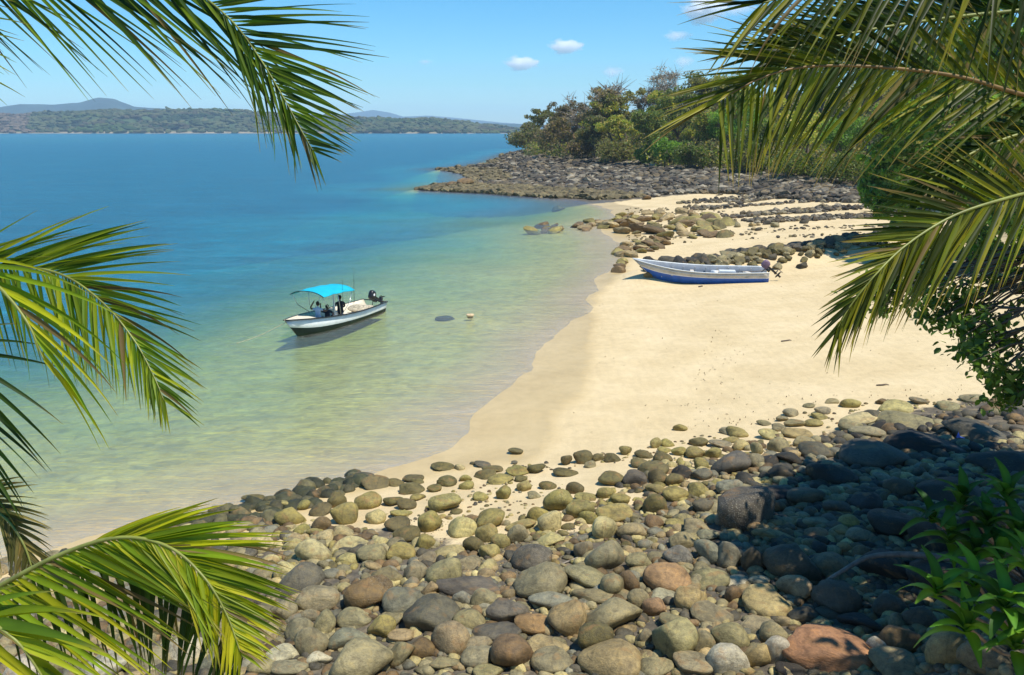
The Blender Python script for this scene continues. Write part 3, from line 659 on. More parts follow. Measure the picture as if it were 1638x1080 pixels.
OL = [(0.20, 0.175, 0.09), (0.15, 0.13, 0.07), (0.25, 0.21, 0.12), (0.17, 0.15, 0.10)]
rubble('rock_rubble', [(SHELF_PX, 11000), ([(663, 302), (760, 294), (960, 300), (1060, 314), (960, 320), (740, 309)], 1500)], 0.8, 2.6, DK, 'dark grey broken rock covering the headland shelf below the scrub')
rubble('beach_rubble', [([(1080, 326), (1150, 312), (1460, 318), (1460, 366), (1330, 362), (1200, 356), (1100, 336)], 3400)], 0.35, 1.2, DK + [(0.2, 0.18, 0.13)], 'scattered grey rubble in strips across the upper sand', 0.7, (0.50, 3.5))
rubble('beach_pebbles', [([(1000, 330), (1300, 345), (1420, 370), (1300, 380), (1120, 386), (1000, 400)], 900)], 0.2, 0.6, DK + OL, 'thin scatter of stones between the rock ledge and the ridge', 0.7, (0.45, 3.0))

# ------------------------------------------------------------------ boulders
def rock_mesh(name, seed, planes, kk, rough):
    r_ = np.random.default_rng(seed); Vb, Fb = I3
    pn = r_.normal(size=(planes, 3)); pn /= np.linalg.norm(pn, axis=1)[:, None]; pd = r_.uniform(0.48, 0.98, planes)
    dd = (Vb @ pn.T) / pd; r = ((np.clip(dd, 0, None) ** kk).sum(1) + 1) ** (-1 / kk)
    V = Vb * r[:, None]
    ph = r_.uniform(0, 6, (6, 3)); w_ = np.zeros(len(V))
    for i in range(6): f = 2.2 * 1.5 ** i; w_ += (1.5 ** -i) * np.sin(V @ r_.normal(size=3) * f + ph[i, 0])
    V = V * (1 + rough * w_[:, None])
    lo, hi = V.min(0), V.max(0); V = (V - (lo + hi) / 2) / (hi - lo)
    return mesh_np(name, V, Fb, [M['rock']], True)
ROUND = [rock_mesh('rounded_stone', 100 + i, 6 + i % 4, 5.0 + i % 4, 0.034) for i in range(16)]
ANGUL = [rock_mesh('angular_stone', 200 + i, 7 + i % 5, 11.0 + 6 * (i % 4), 0.026) for i in range(18)]
for l in (ROUND, ANGUL): l += []
LEDGE = []
for i in range(10):
    m_ = rock_mesh('angular_stone', 300 + i, 9 + i % 4, 50.0, 0.006); m_.polygons.foreach_set('use_smooth', np.zeros(len(m_.polygons), bool)); LEDGE.append(m_)
BARN = [m.copy() for m in ROUND[:5]]
for m in BARN: m.materials[0] = M['barn']
CC = {'O': ((0.25, 0.22, 0.085), 'olive'), 'o': ((0.12, 0.105, 0.045), 'dark olive'), 'P': ((0.36, 0.32, 0.17), 'pale olive'), 'G': ((0.22, 0.20, 0.125), 'grey'), 'g': ((0.075, 0.07, 0.056), 'dark grey'),
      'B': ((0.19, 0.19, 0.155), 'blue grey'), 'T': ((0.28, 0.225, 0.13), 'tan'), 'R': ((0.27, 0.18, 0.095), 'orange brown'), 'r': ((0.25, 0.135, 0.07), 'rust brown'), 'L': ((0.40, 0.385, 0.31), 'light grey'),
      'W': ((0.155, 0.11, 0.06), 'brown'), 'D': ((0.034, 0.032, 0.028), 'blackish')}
def place_rock(name, px, py, w, h, code, mesh, tilt=None, sunk=0.30):
    g_ = 1.0 + 0.03 * min(1, max(0, (py - 800) / 150)); w *= g_; h *= g_
    hit = onground(px, py + 0.2 * h); dep = proj(hit)[2]
    r = ray(px, py); th = math.asin(-r[2]); Wm, hm = w * dep / F, h * dep / F
    Dp = min(0.85 * Wm, 0.85 * hm / math.sin(th)); H = math.sqrt(max(hm * hm - (Dp * math.sin(th)) ** 2, 0.01)) / math.cos(th); H = min(max(H, 0.28 * Wm), 1.15 * Wm)
    c = onground(px, py, sunk * H)
    o = link(name, mesh); o.location = c
    til = R(random.uniform(-10, 10)) if tilt is None else R(tilt)
    o.rotation_euler = (R(random.uniform(-12, 12)), til, random.choice([0, math.pi]) + R(random.uniform(-14, 14)) + math.atan2(-c[0], c[1]))
    o.scale = (Wm * 1.05, Dp * 1.05, H * 1.08)
    b = CC[code][0]; k = random.uniform(0.85, 1.15) * (1.45 if code == 'g' and px < 1180 else 1); o.color = (b[0] * k, b[1] * k * random.uniform(.96, 1.04), b[2] * k * random.uniform(.88, 1.12), 1)  # dark grey boulders painted lighter in the sunlit part
    return o
BL = """464 826 48 33 O;551 824 43 36 O;513 817 36 20 o;457 807 28 14 O;486 809 22 17 O;539 801 30 26 o;589 802 42 30 O;483 847 26 17 O;503 852 25 15 O;514 840 30 25 W;550 853 36 25 P
601 828 33 25 P;636 840 40 23 o;650 808 32 18 o;651 856 42 25 o;688 837 38 34 O;642 822 36 15 O;522 860 33 22 P;501 884 54 44 P*;468 873 30 20 P;560 874 55 25 P;594 887 48 30 G;556 894 28 17 P;641 883 45 26 O;610 868 26 17 P
682 867 30 26 O;456 913 36 28 P;480 935 75 53 g#;508 956 66 40 G;590 950 75 50 W*;646 963 64 44 B;665 916 37 34 G;453 980 42 34 G;497 983 32 21 G;567 988 53 30 G;520 1000 36 50 G;500 1030 48 44 G;478 1010 46 36 G
558 1022 67 42 B#;611 1006 44 34 O;644 1016 46 24 T;629 992 33 19 G;452 1047 50 30 L;578 1058 100 70 G;675 1038 40 32 W;467 1070 66 28 G;640 1047 48 42 G;510 1052 40 24 L;620 920 48 32 G
712 806 49 31 O*;769 795 26 15 O;805 790 24 24 O;893 802 48 40 O*;855 792 22 14 G;739 845 46 34 P;785 831 46 30 O;778 854 34 32 O;833 840 47 17 O;828 856 32 32 G;860 823 34 26 O;879 837 38 34 P*;880 864 44 26 P
758 872 34 28 o;783 883 32 26 O;801 866 30 24 O;850 894 64 42 g*;717 884 50 18 P;750 899 42 24 G;710 918 54 40 G;688 944 30 28 T;684 892 30 22 G;778 919 26 18 T;760 938 120 34 g#;690 990 88 60 g#;862 932 86 52 G;740 958 34 28 B
775 958 42 32 G;812 978 64 40 g;882 960 70 36 B;750 992 50 34 G;855 998 62 34 R;908 992 62 54 T;795 1010 76 32 g;720 1025 60 50 T;764 1030 46 28 G;767 1052 56 36 G;820 1048 68 56 W;878 1036 66 32 T;884 1058 64 36 G;714 1061 50 24 G;783 1075 50 24 G
937 797 32 14 O;968 790 26 18 O;928 816 44 32 O;942 829 30 22 O;983 822 60 34 O;967 848 40 38 P*;1010 850 46 30 T*;992 800 30 20 O;1047 808 38 34 o;1080 792 40 24 O;1045 837 30 28 W;1083 840 38 17 O;1117 844 46 28 G;1131 857 38 22 B;1092 866 42 26 G
1083 890 44 36 B;1132 883 48 38 B;1164 859 25 15 B;1163 890 40 54 B;967 890 62 52 G;933 881 30 30 G;1022 900 42 30 G;1070 927 76 42 R;942 923 80 40 G*;982 940 40 38 G;1007 932 34 38 W;1135 927 60 30 G;950 953 68 20 G;1060 951 42 22 L;1022 959 36 32 G
1047 972 36 28 R;1105 960 50 40 T;978 985 90 60 G;954 1024 54 50 o;1078 1025 68 64 G;1080 995 50 26 G;1168 1018 58 44 G;1142 983 70 30 G;1033 1020 26 28 G;1125 1030 36 40 G;975 1055 100 60 T;1110 1062 68 38 G;1165 1055 64 50 L;1050 1068 56 36 G
1192 817 90 72 g*;1205 896 40 62 g;1268 900 88 62 g;1328 905 56 40 G;1272 941 58 42 T;1230 965 80 42 T;1214 928 32 18 L;1180 931 40 16 L;1339 958 72 50 g;1174 952 28 28 W;1285 985 44 26 g;1325 980 40 18 g;1380 994 72 26 D;1422 970 48 36 g;1438 996 30 28 G
1212 998 50 26 G;1238 1015 44 36 G;1213 1048 48 40 T;1246 1042 46 46 L;1322 1036 134 70 r;1408 1033 42 30 L;1440 1026 60 46 W;1430 1062 80 44 G;1270 1074 54 22 D;1244 838 20 12 R;1264 842 20 14 R;1240 856 68 16 T;1306 856 36 20 R;1308 836 50 18 G
1342 851 30 20 T;1361 836 38 26 O;1375 858 46 28 G;1352 876 26 20 T;1381 885 32 24 W;579 762 38 18 g;601 773 44 22 o;708 746 37 15 o;736 748 16 10 P;772 743 26 10 g;756 741 10 5 g;823 740 10 4 g;825 722 24 12 o;788 750 34 14 o;830 753 42 18 O;858 750 28 18 o
661 765 34 14 o;668 770 20 10 o;715 771 32 18 o;659 782 40 20 o;695 782 23 13 o;746 777 24 16 O;745 765 20 12 O;775 761 36 12 o;800 767 42 18 O;833 766 20 12 o;876 777 28 15 o;839 779 24 18 O;633 773 27 12 o;629 802 32 18 o;668 796 24 12 O
1088 684 23 13 O;1000 722 20 16 O;1049 710 18 19 O;1068 710 22 12 O;1063 720 22 10 O;906 737 18 24 o;932 733 30 24 o;957 732 22 13 o;980 733 26 16 o;905 756 40 13 o;944 744 18 11 G;1031 727 32 15 o;1025 742 32 17 o;1060 733 30 20 o;1087 723 26 16 O
1117 707 30 16 o;1152 710 36 14 G;1113 726 32 20 O;1140 726 28 19 O;1184 713 28 19 P;1172 703 28 12 O;1179 692 38 18 O;1163 690 26 12 G;1015 766 38 28 g;1090 757 32 24 D;1044 752 50 24 o;1052 765 34 26 o;1079 769 28 22 o;978 767 40 24 o;920 781 28 22 o
969 789 28 18 O;936 795 34 12 O;1119 785 36 26 O;1048 783 32 18 O;1122 760 34 20 g;1168 744 64 38 g;1166 781 40 28 B;1191 769 32 24 D;1121 744 24 20 O;1210 719 20 24 G;1209 740 24 26 G;1360 645 32 16 O;1409 643 17 10 W;1330 642 22 6 G;1315 657 26 13 G;1294 649 18 8 G
1264 661 24 14 G;1251 670 20 10 G;1222 677 24 7 G;1272 677 32 14 G;1302 677 28 14 O;1312 667 26 8 O;1248 684 26 14 G;1275 693 48 18 T;1232 697 38 16 P;1387 691 54 22 G*;1286 707 34 18 G;1336 699 24 14 T;1374 671 54 18 P;1360 682 36 20 G;1400 668 40 24 g;1433 651 50 16 P;1470 642 30 12 G
1515 650 36 14 G;1553 638 34 12 G;1450 678 90 26 G#;1245 714 34 22 G;1262 735 44 24 D;1305 722 54 26 g;1240 790 56 28 D;1290 795 60 30 g;1330 760 78 40 D;1400 735 110 52 g#;1480 712 120 50 D#;1565 695 110 44 g#;1600 745 100 46 D#;1438 782 46 32 g;1520 790 100 46 D;1385 805 50 30 D
1430 840 80 44 D;1500 860 90 60 D;1590 840 90 60 D;1340 812 46 26 g;1250 758 40 26 D;1420 905 80 50 D;1500 930 90 60 D;1580 930 90 60 g;1470 990 50 40 g;1515 1040 60 60 T;1580 1050 80 60 G;1230 740 30 20 D;1630 1000 80 60 g;405 797 36 12 o;432 806 30 12 o;350 815 34 10 o
300 1045 60 44 L;240 1058 70 40 G;350 1062 60 40 B;395 1035 50 44 G;170 1068 70 44 L;100 1055 60 44 G;40 1070 60 40 L;410 990 46 40 G;340 1000 60 40 G;250 1000 60 40 G;420 1070 44 30 G;400 905 40 30 P;420 870 36 26 P;390 945 40 34 G;1160 830 30 26 B;1125 812 34 24 g"""
LM = [(1322, 1036, 'the big rust brown boulder', 'big rust brown angular boulder near the bottom edge, right of centre'), (1192, 817, 'the large barnacled boulder', 'large dark barnacled boulder at the edge of the black shade'),
 (850, 894, 'the dark speckled oval boulder', 'dark speckled oval boulder lying on grey slabs in the middle of the stones'), (590, 950, 'the barnacle banded brown boulder', 'brown boulder with a band of white barnacles along its lower side'),
 (501, 884, 'the pale cracked boulder', 'pale cracked boulder beside the tip of the lowest palm frond'), (712, 806, 'the lone sand patch boulder', 'rounded olive boulder standing alone on the narrow sand patch among the stones'),
 (893, 802, 'the big mossy olive boulder', 'big mossy olive boulder at the right end of the sand patch'), (1070, 927, 'the orange topped boulder', 'dark boulder with a bright orange top in the middle of the grey stones'),
 (1105, 960, 'the round tan boulder', 'round tan boulder below the orange topped boulder'), (855, 998, 'the flat orange stone', 'flat orange lens shaped stone among grey boulders near the bottom'),
 (690, 990, 'the dark flat slab', 'dark flat slab sloping among the grey boulders near the bottom'), (978, 985, 'the big grey flat boulder', 'big smooth grey green boulder near the bottom centre, widest of its group'),
 (825, 722, 'the lone wet sand stone', 'small dark stone lying alone on the wet sand below the water edge'), (1088, 684, 'the lone dry sand stone', 'small mossy stone lying alone on the dry sand above the boulders'),
 (1387, 691, 'the white spotted grey boulder', 'grey boulder with white spots just above the black shade on the right'), (1268, 900, 'the big dark glossy boulder', 'big dark boulder with dappled light in the shade, left of the branch'),
 (1000, 722, 'the round mossy edge stone', 'round mossy stone at the upper edge of the boulders beside the sand'), (1360, 645, 'the highest olive boulder', 'rounded olive boulder at the top edge of the stones by the right sand'),
 (464, 826, 'the olive boulder at the water', 'large olive boulder at the water edge, leftmost of the dry ones'), (1168, 744, 'the long dark slanting boulder', 'long dark slanting boulder where the shade begins')]
ORD = ['nearest', 'second nearest', 'third nearest', 'fourth nearest', 'fifth nearest', 'sixth nearest', 'seventh nearest', 'eighth nearest', 'ninth nearest']
BQ = []
for tok in BL.replace('\n', ';').split(';'):
    a = tok.split(); px, py, w_, h_ = map(float, a[:4]); BQ.append([px, py, w_, h_, a[4][0], a[4][1:]])
# further boulders that fill the pile up to 300
NEARV = [(430, 890), (560, 868), (700, 880), (860, 860), (1000, 850), (1100, 800), (1180, 760), (1240, 715), (1320, 700), (1560, 668), (1638, 690), (1638, 1085), (90, 1085), (330, 960)]
tries = 0
while len(BQ) < 300 and tries < 60000:
    tries += 1; px = random.uniform(60, 1636); py = random.uniform(700, 1080)
    if not inpoly(np.array([px]), np.array([py]), NEARV)[0]: continue
    sz = (14 + (py - 640) * 0.075) * random.uniform(0.85, 1.3)
    if any(((px - b[0]) / (b[2] * .5 + sz * .42)) ** 2 + ((py - b[1]) / (b[3] * .5 + sz * .3)) ** 2 < 1 for b in BQ): continue
    dark = px > 1200 + (py - 700) * 0.2  # shaded side of the pile: shade put in as darker stone colours
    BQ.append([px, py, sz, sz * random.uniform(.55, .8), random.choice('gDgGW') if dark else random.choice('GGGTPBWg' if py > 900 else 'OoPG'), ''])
cnt = {}; meta = []
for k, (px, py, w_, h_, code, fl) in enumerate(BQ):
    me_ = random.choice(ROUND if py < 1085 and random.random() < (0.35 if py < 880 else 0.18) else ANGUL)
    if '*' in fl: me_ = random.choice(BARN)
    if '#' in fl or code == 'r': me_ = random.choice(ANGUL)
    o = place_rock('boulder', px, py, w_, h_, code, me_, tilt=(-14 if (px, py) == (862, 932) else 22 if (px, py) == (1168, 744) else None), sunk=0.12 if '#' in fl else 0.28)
    lm = [l for l in LM if abs(l[0] - px) < 1 and abs(l[1] - py) < 1]
    meta.append((o, px, py, w_, h_, code, fl, lm))
keyed = {}
for (o, px, py, w_, h_, code, fl, lm) in meta:
    if lm: tag(o, lm[0][3], 'boulder', 'boulders piled at the foot of the beach'); continue
    d = [math.hypot(l[0] - px, (l[1] - py) * 1.3) for l in LM]; j = int(np.argmin(d)); l = LM[j]
    dx, dy = px - l[0], py - l[1]
    dirw = ('left of' if dx < 0 else 'right of') if abs(dx) > abs(dy) else ('behind' if dy < 0 else 'in front of')
    big = 'large' if w_ * 1000 / py > 55 else 'small' if w_ * 1000 / py < 32 else ''
    shp = 'flat' if h_ / w_ < 0.5 else 'upright' if h_ / w_ > 1.05 else 'rounded'
    keyed.setdefault((CC[code][1], big, shp, dirw, l[2]), []).append((d[j], o))
for (cw, big, shp, dirw, ln), L in keyed.items():
    L.sort(key=lambda t: t[0])
    for i, (_, o) in enumerate(L):
        pre = (ORD[min(i, 8)] + ' ') if len(L) > 1 else ''
        tag(o, " ".join(f"{pre}{big} {cw} {shp} boulder {dirw} {ln}".split()), 'boulder', 'boulders piled at the foot of the beach')
# small stones and cobbles between the boulders (thousands)
def cobbles(name, poly, n, lo, hi, cols, label, thr=None, zoff=0.0):
    Q = poly_px_samples(poly, n); x, y, z = px_to_ground(Q, 1.2)
    dep = y * cp + (CAMZ - z) * sp; s = rng.uniform(lo, hi, len(x)) * dep / F
    if thr: k_ = vnoise(x, y, thr[1], 21) > thr[0]; x, y, z, s = x[k_], y[k_], z[k_], s[k_]
    cen = np.stack([x, y, z + s * 0.02 + zoff], 1); dm = np.stack([s * rng.uniform(.42, .6, len(x)), s * rng.uniform(.35, .5, len(x)), s * rng.uniform(.22, .38, len(x))], 1)
    co = np.array(cols)[rng.integers(0, len(cols), len(x))] * rng.uniform(.7, 1.25, (len(x), 1))
    V, Fq, c = scatter_blobs(cen, dm, I2, co, 9, 10.0, 0.02)
    tag(link(name, mesh_np(name, V, Fq, M['rubble'], True, c)), label, 'stones', kind='stuff')
warm = [CC[k][0] for k in 'GGTWgPB']; olv = [CC[k][0] for k in 'OoPOW']
cobbles('cobbles', [(330, 1090), (380, 930), (440, 850), (560, 850), (760, 880), (960, 860), (1160, 790), (1240, 720), (1638, 690), (1638, 1090)], 3000, 10, 36, warm, 'grey and brown cobbles filling the gaps between the big boulders')
cobbles('shaded_cobbles', [(1200, 760), (1320, 690), (1638, 640), (1638, 1000), (1300, 960), (1200, 860)], 1100, 12, 38, [CC[k][0] for k in 'gDgWG'], 'cobbles in the black shade on the right, shade painted into their colour')  # dark stone colours paint the shade into these cobbles
cobbles('left_cobbles', [(-60, 1100), (-60, 905), (60, 892), (150, 874), (300, 846), (430, 822), (440, 1100)], 980, 14, 46, warm, 'pale cobbles showing under the lowest palm fronds')
cobbles('small_boulders', [(430, 832), (560, 800), (700, 812), (860, 830), (960, 790), (1060, 740), (1180, 715), (1260, 690), (1260, 760), (1000, 900), (430, 920)], 1000, 11, 26, olv + olv + warm, 'small olive stones wedged between the mossy boulders', (0.33, 2.1))
cobbles('shore_pebbles', [(430, 830), (600, 790), (760, 745), (900, 735), (1060, 705), (1240, 665), (1420, 640), (1600, 632), (1600, 690), (1240, 735), (960, 880), (700, 900), (440, 900)], 1500, 3, 10, olv + warm, 'olive pebbles scattered along the sandy edge of the boulders', (0.48, 1.3))
cobbles('gravel', [(430, 840), (560, 820), (700, 830), (960, 850), (1160, 780), (1300, 700), (1300, 1000), (960, 1000), (430, 960)], 3800, 2, 6, olv + warm + [(0.4, 0.3, 0.18)], 'coarse gravel between the boulders', (0.35, 1.0))
cobbles('sunken_stones', [(0, 905), (200, 858), (330, 822), (440, 790), (560, 755), (600, 770), (430, 830), (250, 870), (60, 925)], 230, 14, 46, [(0.05, 0.055, 0.03), (0.09, 0.085, 0.045)], 'dark stones lying under the shallow water edge', None, -0.02)

# ------------------------------------------------------------------ rocks of the ledge and the ridge behind the beached boat
def rock_at(name, x, y, s, col, lab, grp, flat=0.6, lift=0.2, tilt=18):
    o = link(name, random.choice(LEDGE)); H = s * flat
    o.location = (x, y, gz(x, y) + lift * H); o.rotation_euler = (R(random.uniform(-tilt, tilt)), R(random.uniform(-tilt, tilt)), random.uniform(0, 6.28)); o.scale = (s, s * random.uniform(.6, .9), H)
    k = random.uniform(.75, 1.25); o.color = (col[0] * k, col[1] * k, col[2] * k, 1)
    return tag(o, lab, 'rock', grp)
placed = []
def spaced(x, y, s, f=0.72):
    for (a, b, c_) in placed:
        if math.hypot(a - x, (b - y)) < (s + c_) * .5 * f: return False
    placed.append((x, y, s)); return True
RW = {'G': 'grey', 'g': 'dark grey', 'o': 'dark olive', 'O': 'olive', 'T': 'tan', 'W': 'brown', 'D': 'blackish'}
rlist = []
tries = 0
while len(rlist) < 225 and tries < 14000:
    tries += 1; t = random.uniform(0, len(RIDGE) - 1.001); i = int(t); p = RIDGE[i] * (1 - t + i) + RIDGE[i + 1] * (t - i)
    off = random.gauss(0, 0.85); x, y = p[0] + random.uniform(-.2, .2), p[1] + off * 1.25; s = random.uniform(0.6, 1.35) * (1.15 if off > -0.3 else .75)
    pq_ = proj((x, y, 1.0))
    if pq_[0] < 1250 and pq_[1] > 433: continue
    if not spaced(x, y, s, 0.43): continue
    up = off > 0
    code = random.choice('ggDg' if up else 'ogGoG'); rlist.append((x, y, s, code, 'ridge'))
def cluster(poly, n, lo, hi, codes, kind, f=0.7):
    c_, tr = 0, 0
    while c_ < n and tr < 5000:
        tr += 1; q = poly_px_samples(poly, 1)[0]; p = at(q[0], q[1], 0.4); s = random.uniform(lo, hi)
        if spaced(p[0], p[1], s, f): rlist.append((p[0], p[1], s, random.choice(codes), kind)); c_ += 1
cluster([(845, 363), (880, 352), (960, 348), (1005, 334), (1100, 340), (1165, 358), (1160, 380), (1070, 380), (1010, 372), (960, 362)], 95, 0.8, 2.4, 'OoOWT', 'ledge', .55)
cluster([(985, 400), (1010, 378), (1070, 378), (1060, 392), (1010, 404)], 26, 0.7, 1.7, 'OoWT', 'ledge', .5)
cluster([(986, 430), (990, 412), (1004, 408), (1006, 424)], 7, 0.6, 1.2, 'OoW', 'bow', .5)
cluster([(1140, 352), (1290, 348), (1300, 372), (1180, 376)], 12, 0.5, 1.1, 'GgT', 'strip', .8)
keyed = {}
for (x, y, s, code, kind) in rlist:
    p = proj((x, y, gz(x, y)))
    where = {'ridge': 'in the ridge behind the skiff', 'ledge': 'in the low water ledge', 'bow': 'beside the bow of the skiff', 'strip': 'on the sand beyond the ridge'}[kind]
    o = rock_at(kind + '_rock' if kind in ('ridge', 'ledge') else 'shore_rock', x, y, s, CC[code][0], '', 'rocks ' + where, 0.62 if kind != 'ledge' else 0.4, 0.26 if kind == 'ridge' else 0.2, 22 if kind == 'ledge' else 16)
    keyed.setdefault((kind, code, 'large' if s > 1.1 else 'small' if s < 0.75 else 'middling', where), []).append((p[0], o))
ORDN0 = ['first', 'second', 'third', 'fourth', 'fifth', 'sixth', 'seventh', 'eighth', 'ninth', 'tenth', 'eleventh', 'twelfth', 'thirteenth', 'fourteenth', 'fifteenth', 'sixteenth', 'seventeenth', 'eighteenth', 'nineteenth', 'twentieth']
ORDN = ORDN0 + ['twenty ' + w_ for w_ in ORDN0[:9]] + ['thirtieth'] + ['thirty ' + w_ for w_ in ORDN0[:9]]
for (kind, code, sz, where), L in keyed.items():
    L.sort(key=lambda t: t[0]); k = len(L)
    for i, (_, o) in enumerate(L):
        fl = k > 1
        pre = '' if not fl else ('leftmost ' if i == 0 else 'rightmost ' if i == k - 1 else '')
        post = '' if (not fl or pre) else f', {ORDN[min(i, 38)]} such from the left,'
        o['label'] = f"{pre}{sz} {RW[code]} rock{post} {where}"
for (px, py, s, lab) in ((1034, 322, 1.6, 'single dark rock standing on the far strip of sand'), (893, 326, 2.0, 'flat brown rock in the shallow water off the far sand'), (868, 357, 1.7, 'brown rock at the seaward tip of the low ledge'), (745, 300, 4.5, 'largest brown outcrop block at the seaward rock point'), (722, 300, 3.2, 'low brown block left of the largest outcrop block')):
    p = at(px, py, 0.1); rock_at('shore_rock', p[0], p[1], s, CC['W'][0], lab, None, 0.5)

# ------------------------------------------------------------------ boats
def lerp(a, b, t): return a + (b - a) * t
def hull(name, root, L, B, sheer, draft, mats, bands, rake=0.8, wall=0.05, floor=0.12, nst=18, keelrise=0.3):
    """open boat: x forward; returns sheer points"""
    mb = MB(); rows_o, rows_i, gun = [], [], []
    for i in range(nst):
        t = i / (nst - 1); zg = sheer(t); b = B / 2 * (0.80 + 0.20 * math.sin(min(t / 0.45, 1) * math.pi / 2)) * (1 - max(0, (t - 0.42) / 0.58) ** 2.3) + 0.02
        zk = -draft + keelrise * max(0, (t - 0.72) / 0.28) ** 2
        xk = t * L - rake * max(0, (t - .5) / .5) ** 2.0
        def pt(f, yb):   # f 0 keel .. 1 gunwale
            z = lerp(zk, zg, f); x = lerp(xk, t * L, f); return (x - L / 2, yb, z)
        ob = [pt(0, 0), pt(0.10, b * .52)] + [pt(f, b * lerp(0.72, 1.0, f ** 0.8)) for f in bands] + [pt(1, b)]
        rows_o.append(ob); gun.append(ob[-1])
        fz = max((floor - zk) / (zg - zk), 0.05)
        bi = max(b - wall, 0.005); rows_i.append([pt(1, bi), pt(lerp(fz, 1, .5), bi * .86), pt(fz, bi * .66), pt(fz, 0)])
    for sgn in (1, -1):
        V = []; nO, nI = len(rows_o[0]), len(rows_i[0])
        for o_, i_ in zip(rows_o, rows_i): V += [(p[0], p[1] * sgn, p[2]) for p in o_ + i_]
        k = nO + nI; Fs, mi = [], []
        for i in range(nst - 1):
            for j in range(k - 1):
                q = (i * k + j, i * k + j + 1, (i + 1) * k + j + 1, (i + 1) * k + j)
                if sgn < 0: q = q[::-1]
                m_ = 0 if j < 2 else (j - 1 if j < nO - 1 else (len(mats) - 2 if j == nO - 1 else len(mats) - 1))
                Fs.append((q, min(m_, len(mats) - 1)))
        for q, m_ in Fs: mi.append(m_)
        b0 = len(mb.v); mb.v += V; mb.t += [(1, 1, 1)] * len(V); mb.f += [tuple(b0 + a for a in q) for q, _ in Fs]; mb.m += mi
        tr = [b0 + j for j in range(k)]; mb.f.append(tuple(tr[::-1] if sgn > 0 else tr)); mb.m.append(len(mats) - 2)
    return mb.build(name, mats, root), gun
def outboard(root, x, z, tilt, cover, decal=True):
    e = MB(); rot = Matrix.Rotation(tilt, 3, 'Y')
    def P(v): return Vector((x, 0, z)) + rot @ Vector(v)
    ob = empty('outboard_motor', (0, 0, 0), 0, root)
    mb = MB(); mb.ell(P((-.08, 0, .38)), (.28, .17, .24), 14, 10, 0, 0.7, rot); mb.ell(P((-.05, 0, .20)), (.25, .15, .08), 14, 6, 0, 0.8, rot); mb.build('motor_cover', M[cover], ob)
    mb = MB(); mb.box(P((-.06, 0, -.2)), (.13, .08, .75), rot.to_4x4() if 0 else rot); mb.ell(P((-.08, 0, -.68)), (.26, .055, .06), 12, 8, 0, 1, rot); mb.box(P((-.12, 0, -.48)), (.34, .16, .02), rot); mb.box(P((-.06, 0, -.82)), (.12, .02, .2), rot); mb.build('motor_leg', M['black'], ob, True, 0.006)
    mb = MB()
    for k in range(3):
        a = 2 * math.pi * k / 3; mb.ell(P((-.36, math.cos(a) * .09, -.68 + math.sin(a) * .09)), (.02, .08 if k != 1 else .06, .07), 8, 6, 0, 1, rot)
    mb.build('propeller', M['black'], ob)
    mb = MB(); mb.box(P((.10, 0, .02)), (.16, .2, .28), rot); mb.tube([P((.1, 0, .16)), P((.35, .05, .22)), P((.62, .08, .22))], [.025, .022, .028], 6); mb.build('bracket', M['black'], ob)
    if decal:
        mb = MB(); mb.ell(P((-.10, -.155, .40)), (.09, .02, .09), 14, 6, 0, 1, rot); mb.ell(P((-.10, .155, .40)), (.09, .02, .09), 14, 6, 0, 1, rot); mb.build('decal', M['whitedisc'], ob)
    return ob

# moored boat
bw, st = at(475, 538, 0), at(604, 495, 0); hd = math.atan2(bw[1] - st[1], bw[0] - st[0]); LB = float(np.linalg.norm(bw - st)) + 0.65; ctr = (bw + st) / 2 + np.array([math.cos(hd), math.sin(hd), 0]) * 0.55
boat = empty('motor_boat', (ctr[0], ctr[1], 0.0), hd)
tag(boat, 'white and black open motor boat with turquoise canopy floating in the clear shallows', 'boat')
sh1 = lambda t: 0.56 + 0.42 * max(0, t - 0.25) ** 1.5 / 0.65
BL1 = LB
_, gun = hull('hull', boat, BL1, 1.95, sh1, 0.30, [M['darkhull'], M['darkhull'], M['white'], M['white'], M['cream'], M['cream']], [0.30, 0.56, 0.60], 0.9, 0.06, 0.14)
mb = MB()
for sgn in (1, -1): mb.tube([(p[0], (p[1] + 0.02) * sgn, p[2]) for p in gun], 0.032, 6)
mb.tube([(gun[0][0], -gun[0][1], gun[0][2]), (gun[0][0], gun[0][1], gun[0][2])], 0.03, 6); mb.build('rub_rail', M['black'], boat)
mb = MB(); kk0 = 13
for j in range(kk0, len(gun) - 1):
    a, b = gun[j], gun[j + 1]; mb.add([(a[0], -a[1] + .03, a[2] - .02), (a[0], a[1] - .03, a[2] - .02), (b[0], b[1] - .01, b[2] - .02), (b[0], -b[1] + .01, b[2] - .02), (a[0], 0, a[2] + .03), (b[0], 0, b[2] + .03)], [(0, 3, 5, 4), (4, 5, 2, 1)])
mb.build('foredeck', M['cream'], boat)
for j in range(1, 11): pass
for x in (-1.0, 1.15):
    mb = MB(); mb.box((x, 0, .36), (.34, 1.40, .06)); mb.box((x, 0, .26), (.28, 1.15, .16)); mb.build('thwart', M['cream'], boat, False, .012)
mb = MB(); mb.box((-2.75, 0, .34), (.6, 1.25, .05)); mb.box((-2.45, 0, .26), (.06, 1.1, .16)); mb.build('stern_bench', M['cream'], boat, False, .012)
mb = MB(); mb.box((0.22, .1, .42), (.30, .55, .60), None, 0, .85); mb.box((0.26, .1, .80), (.03, .45, .2)); mb.build('console', M['white'], boat, False, .02)
mb = MB(); mb.box((.32, .30, .98), (.08, .08, 1.62)); mb.build('canopy_post', M['white'], boat, False, .01)
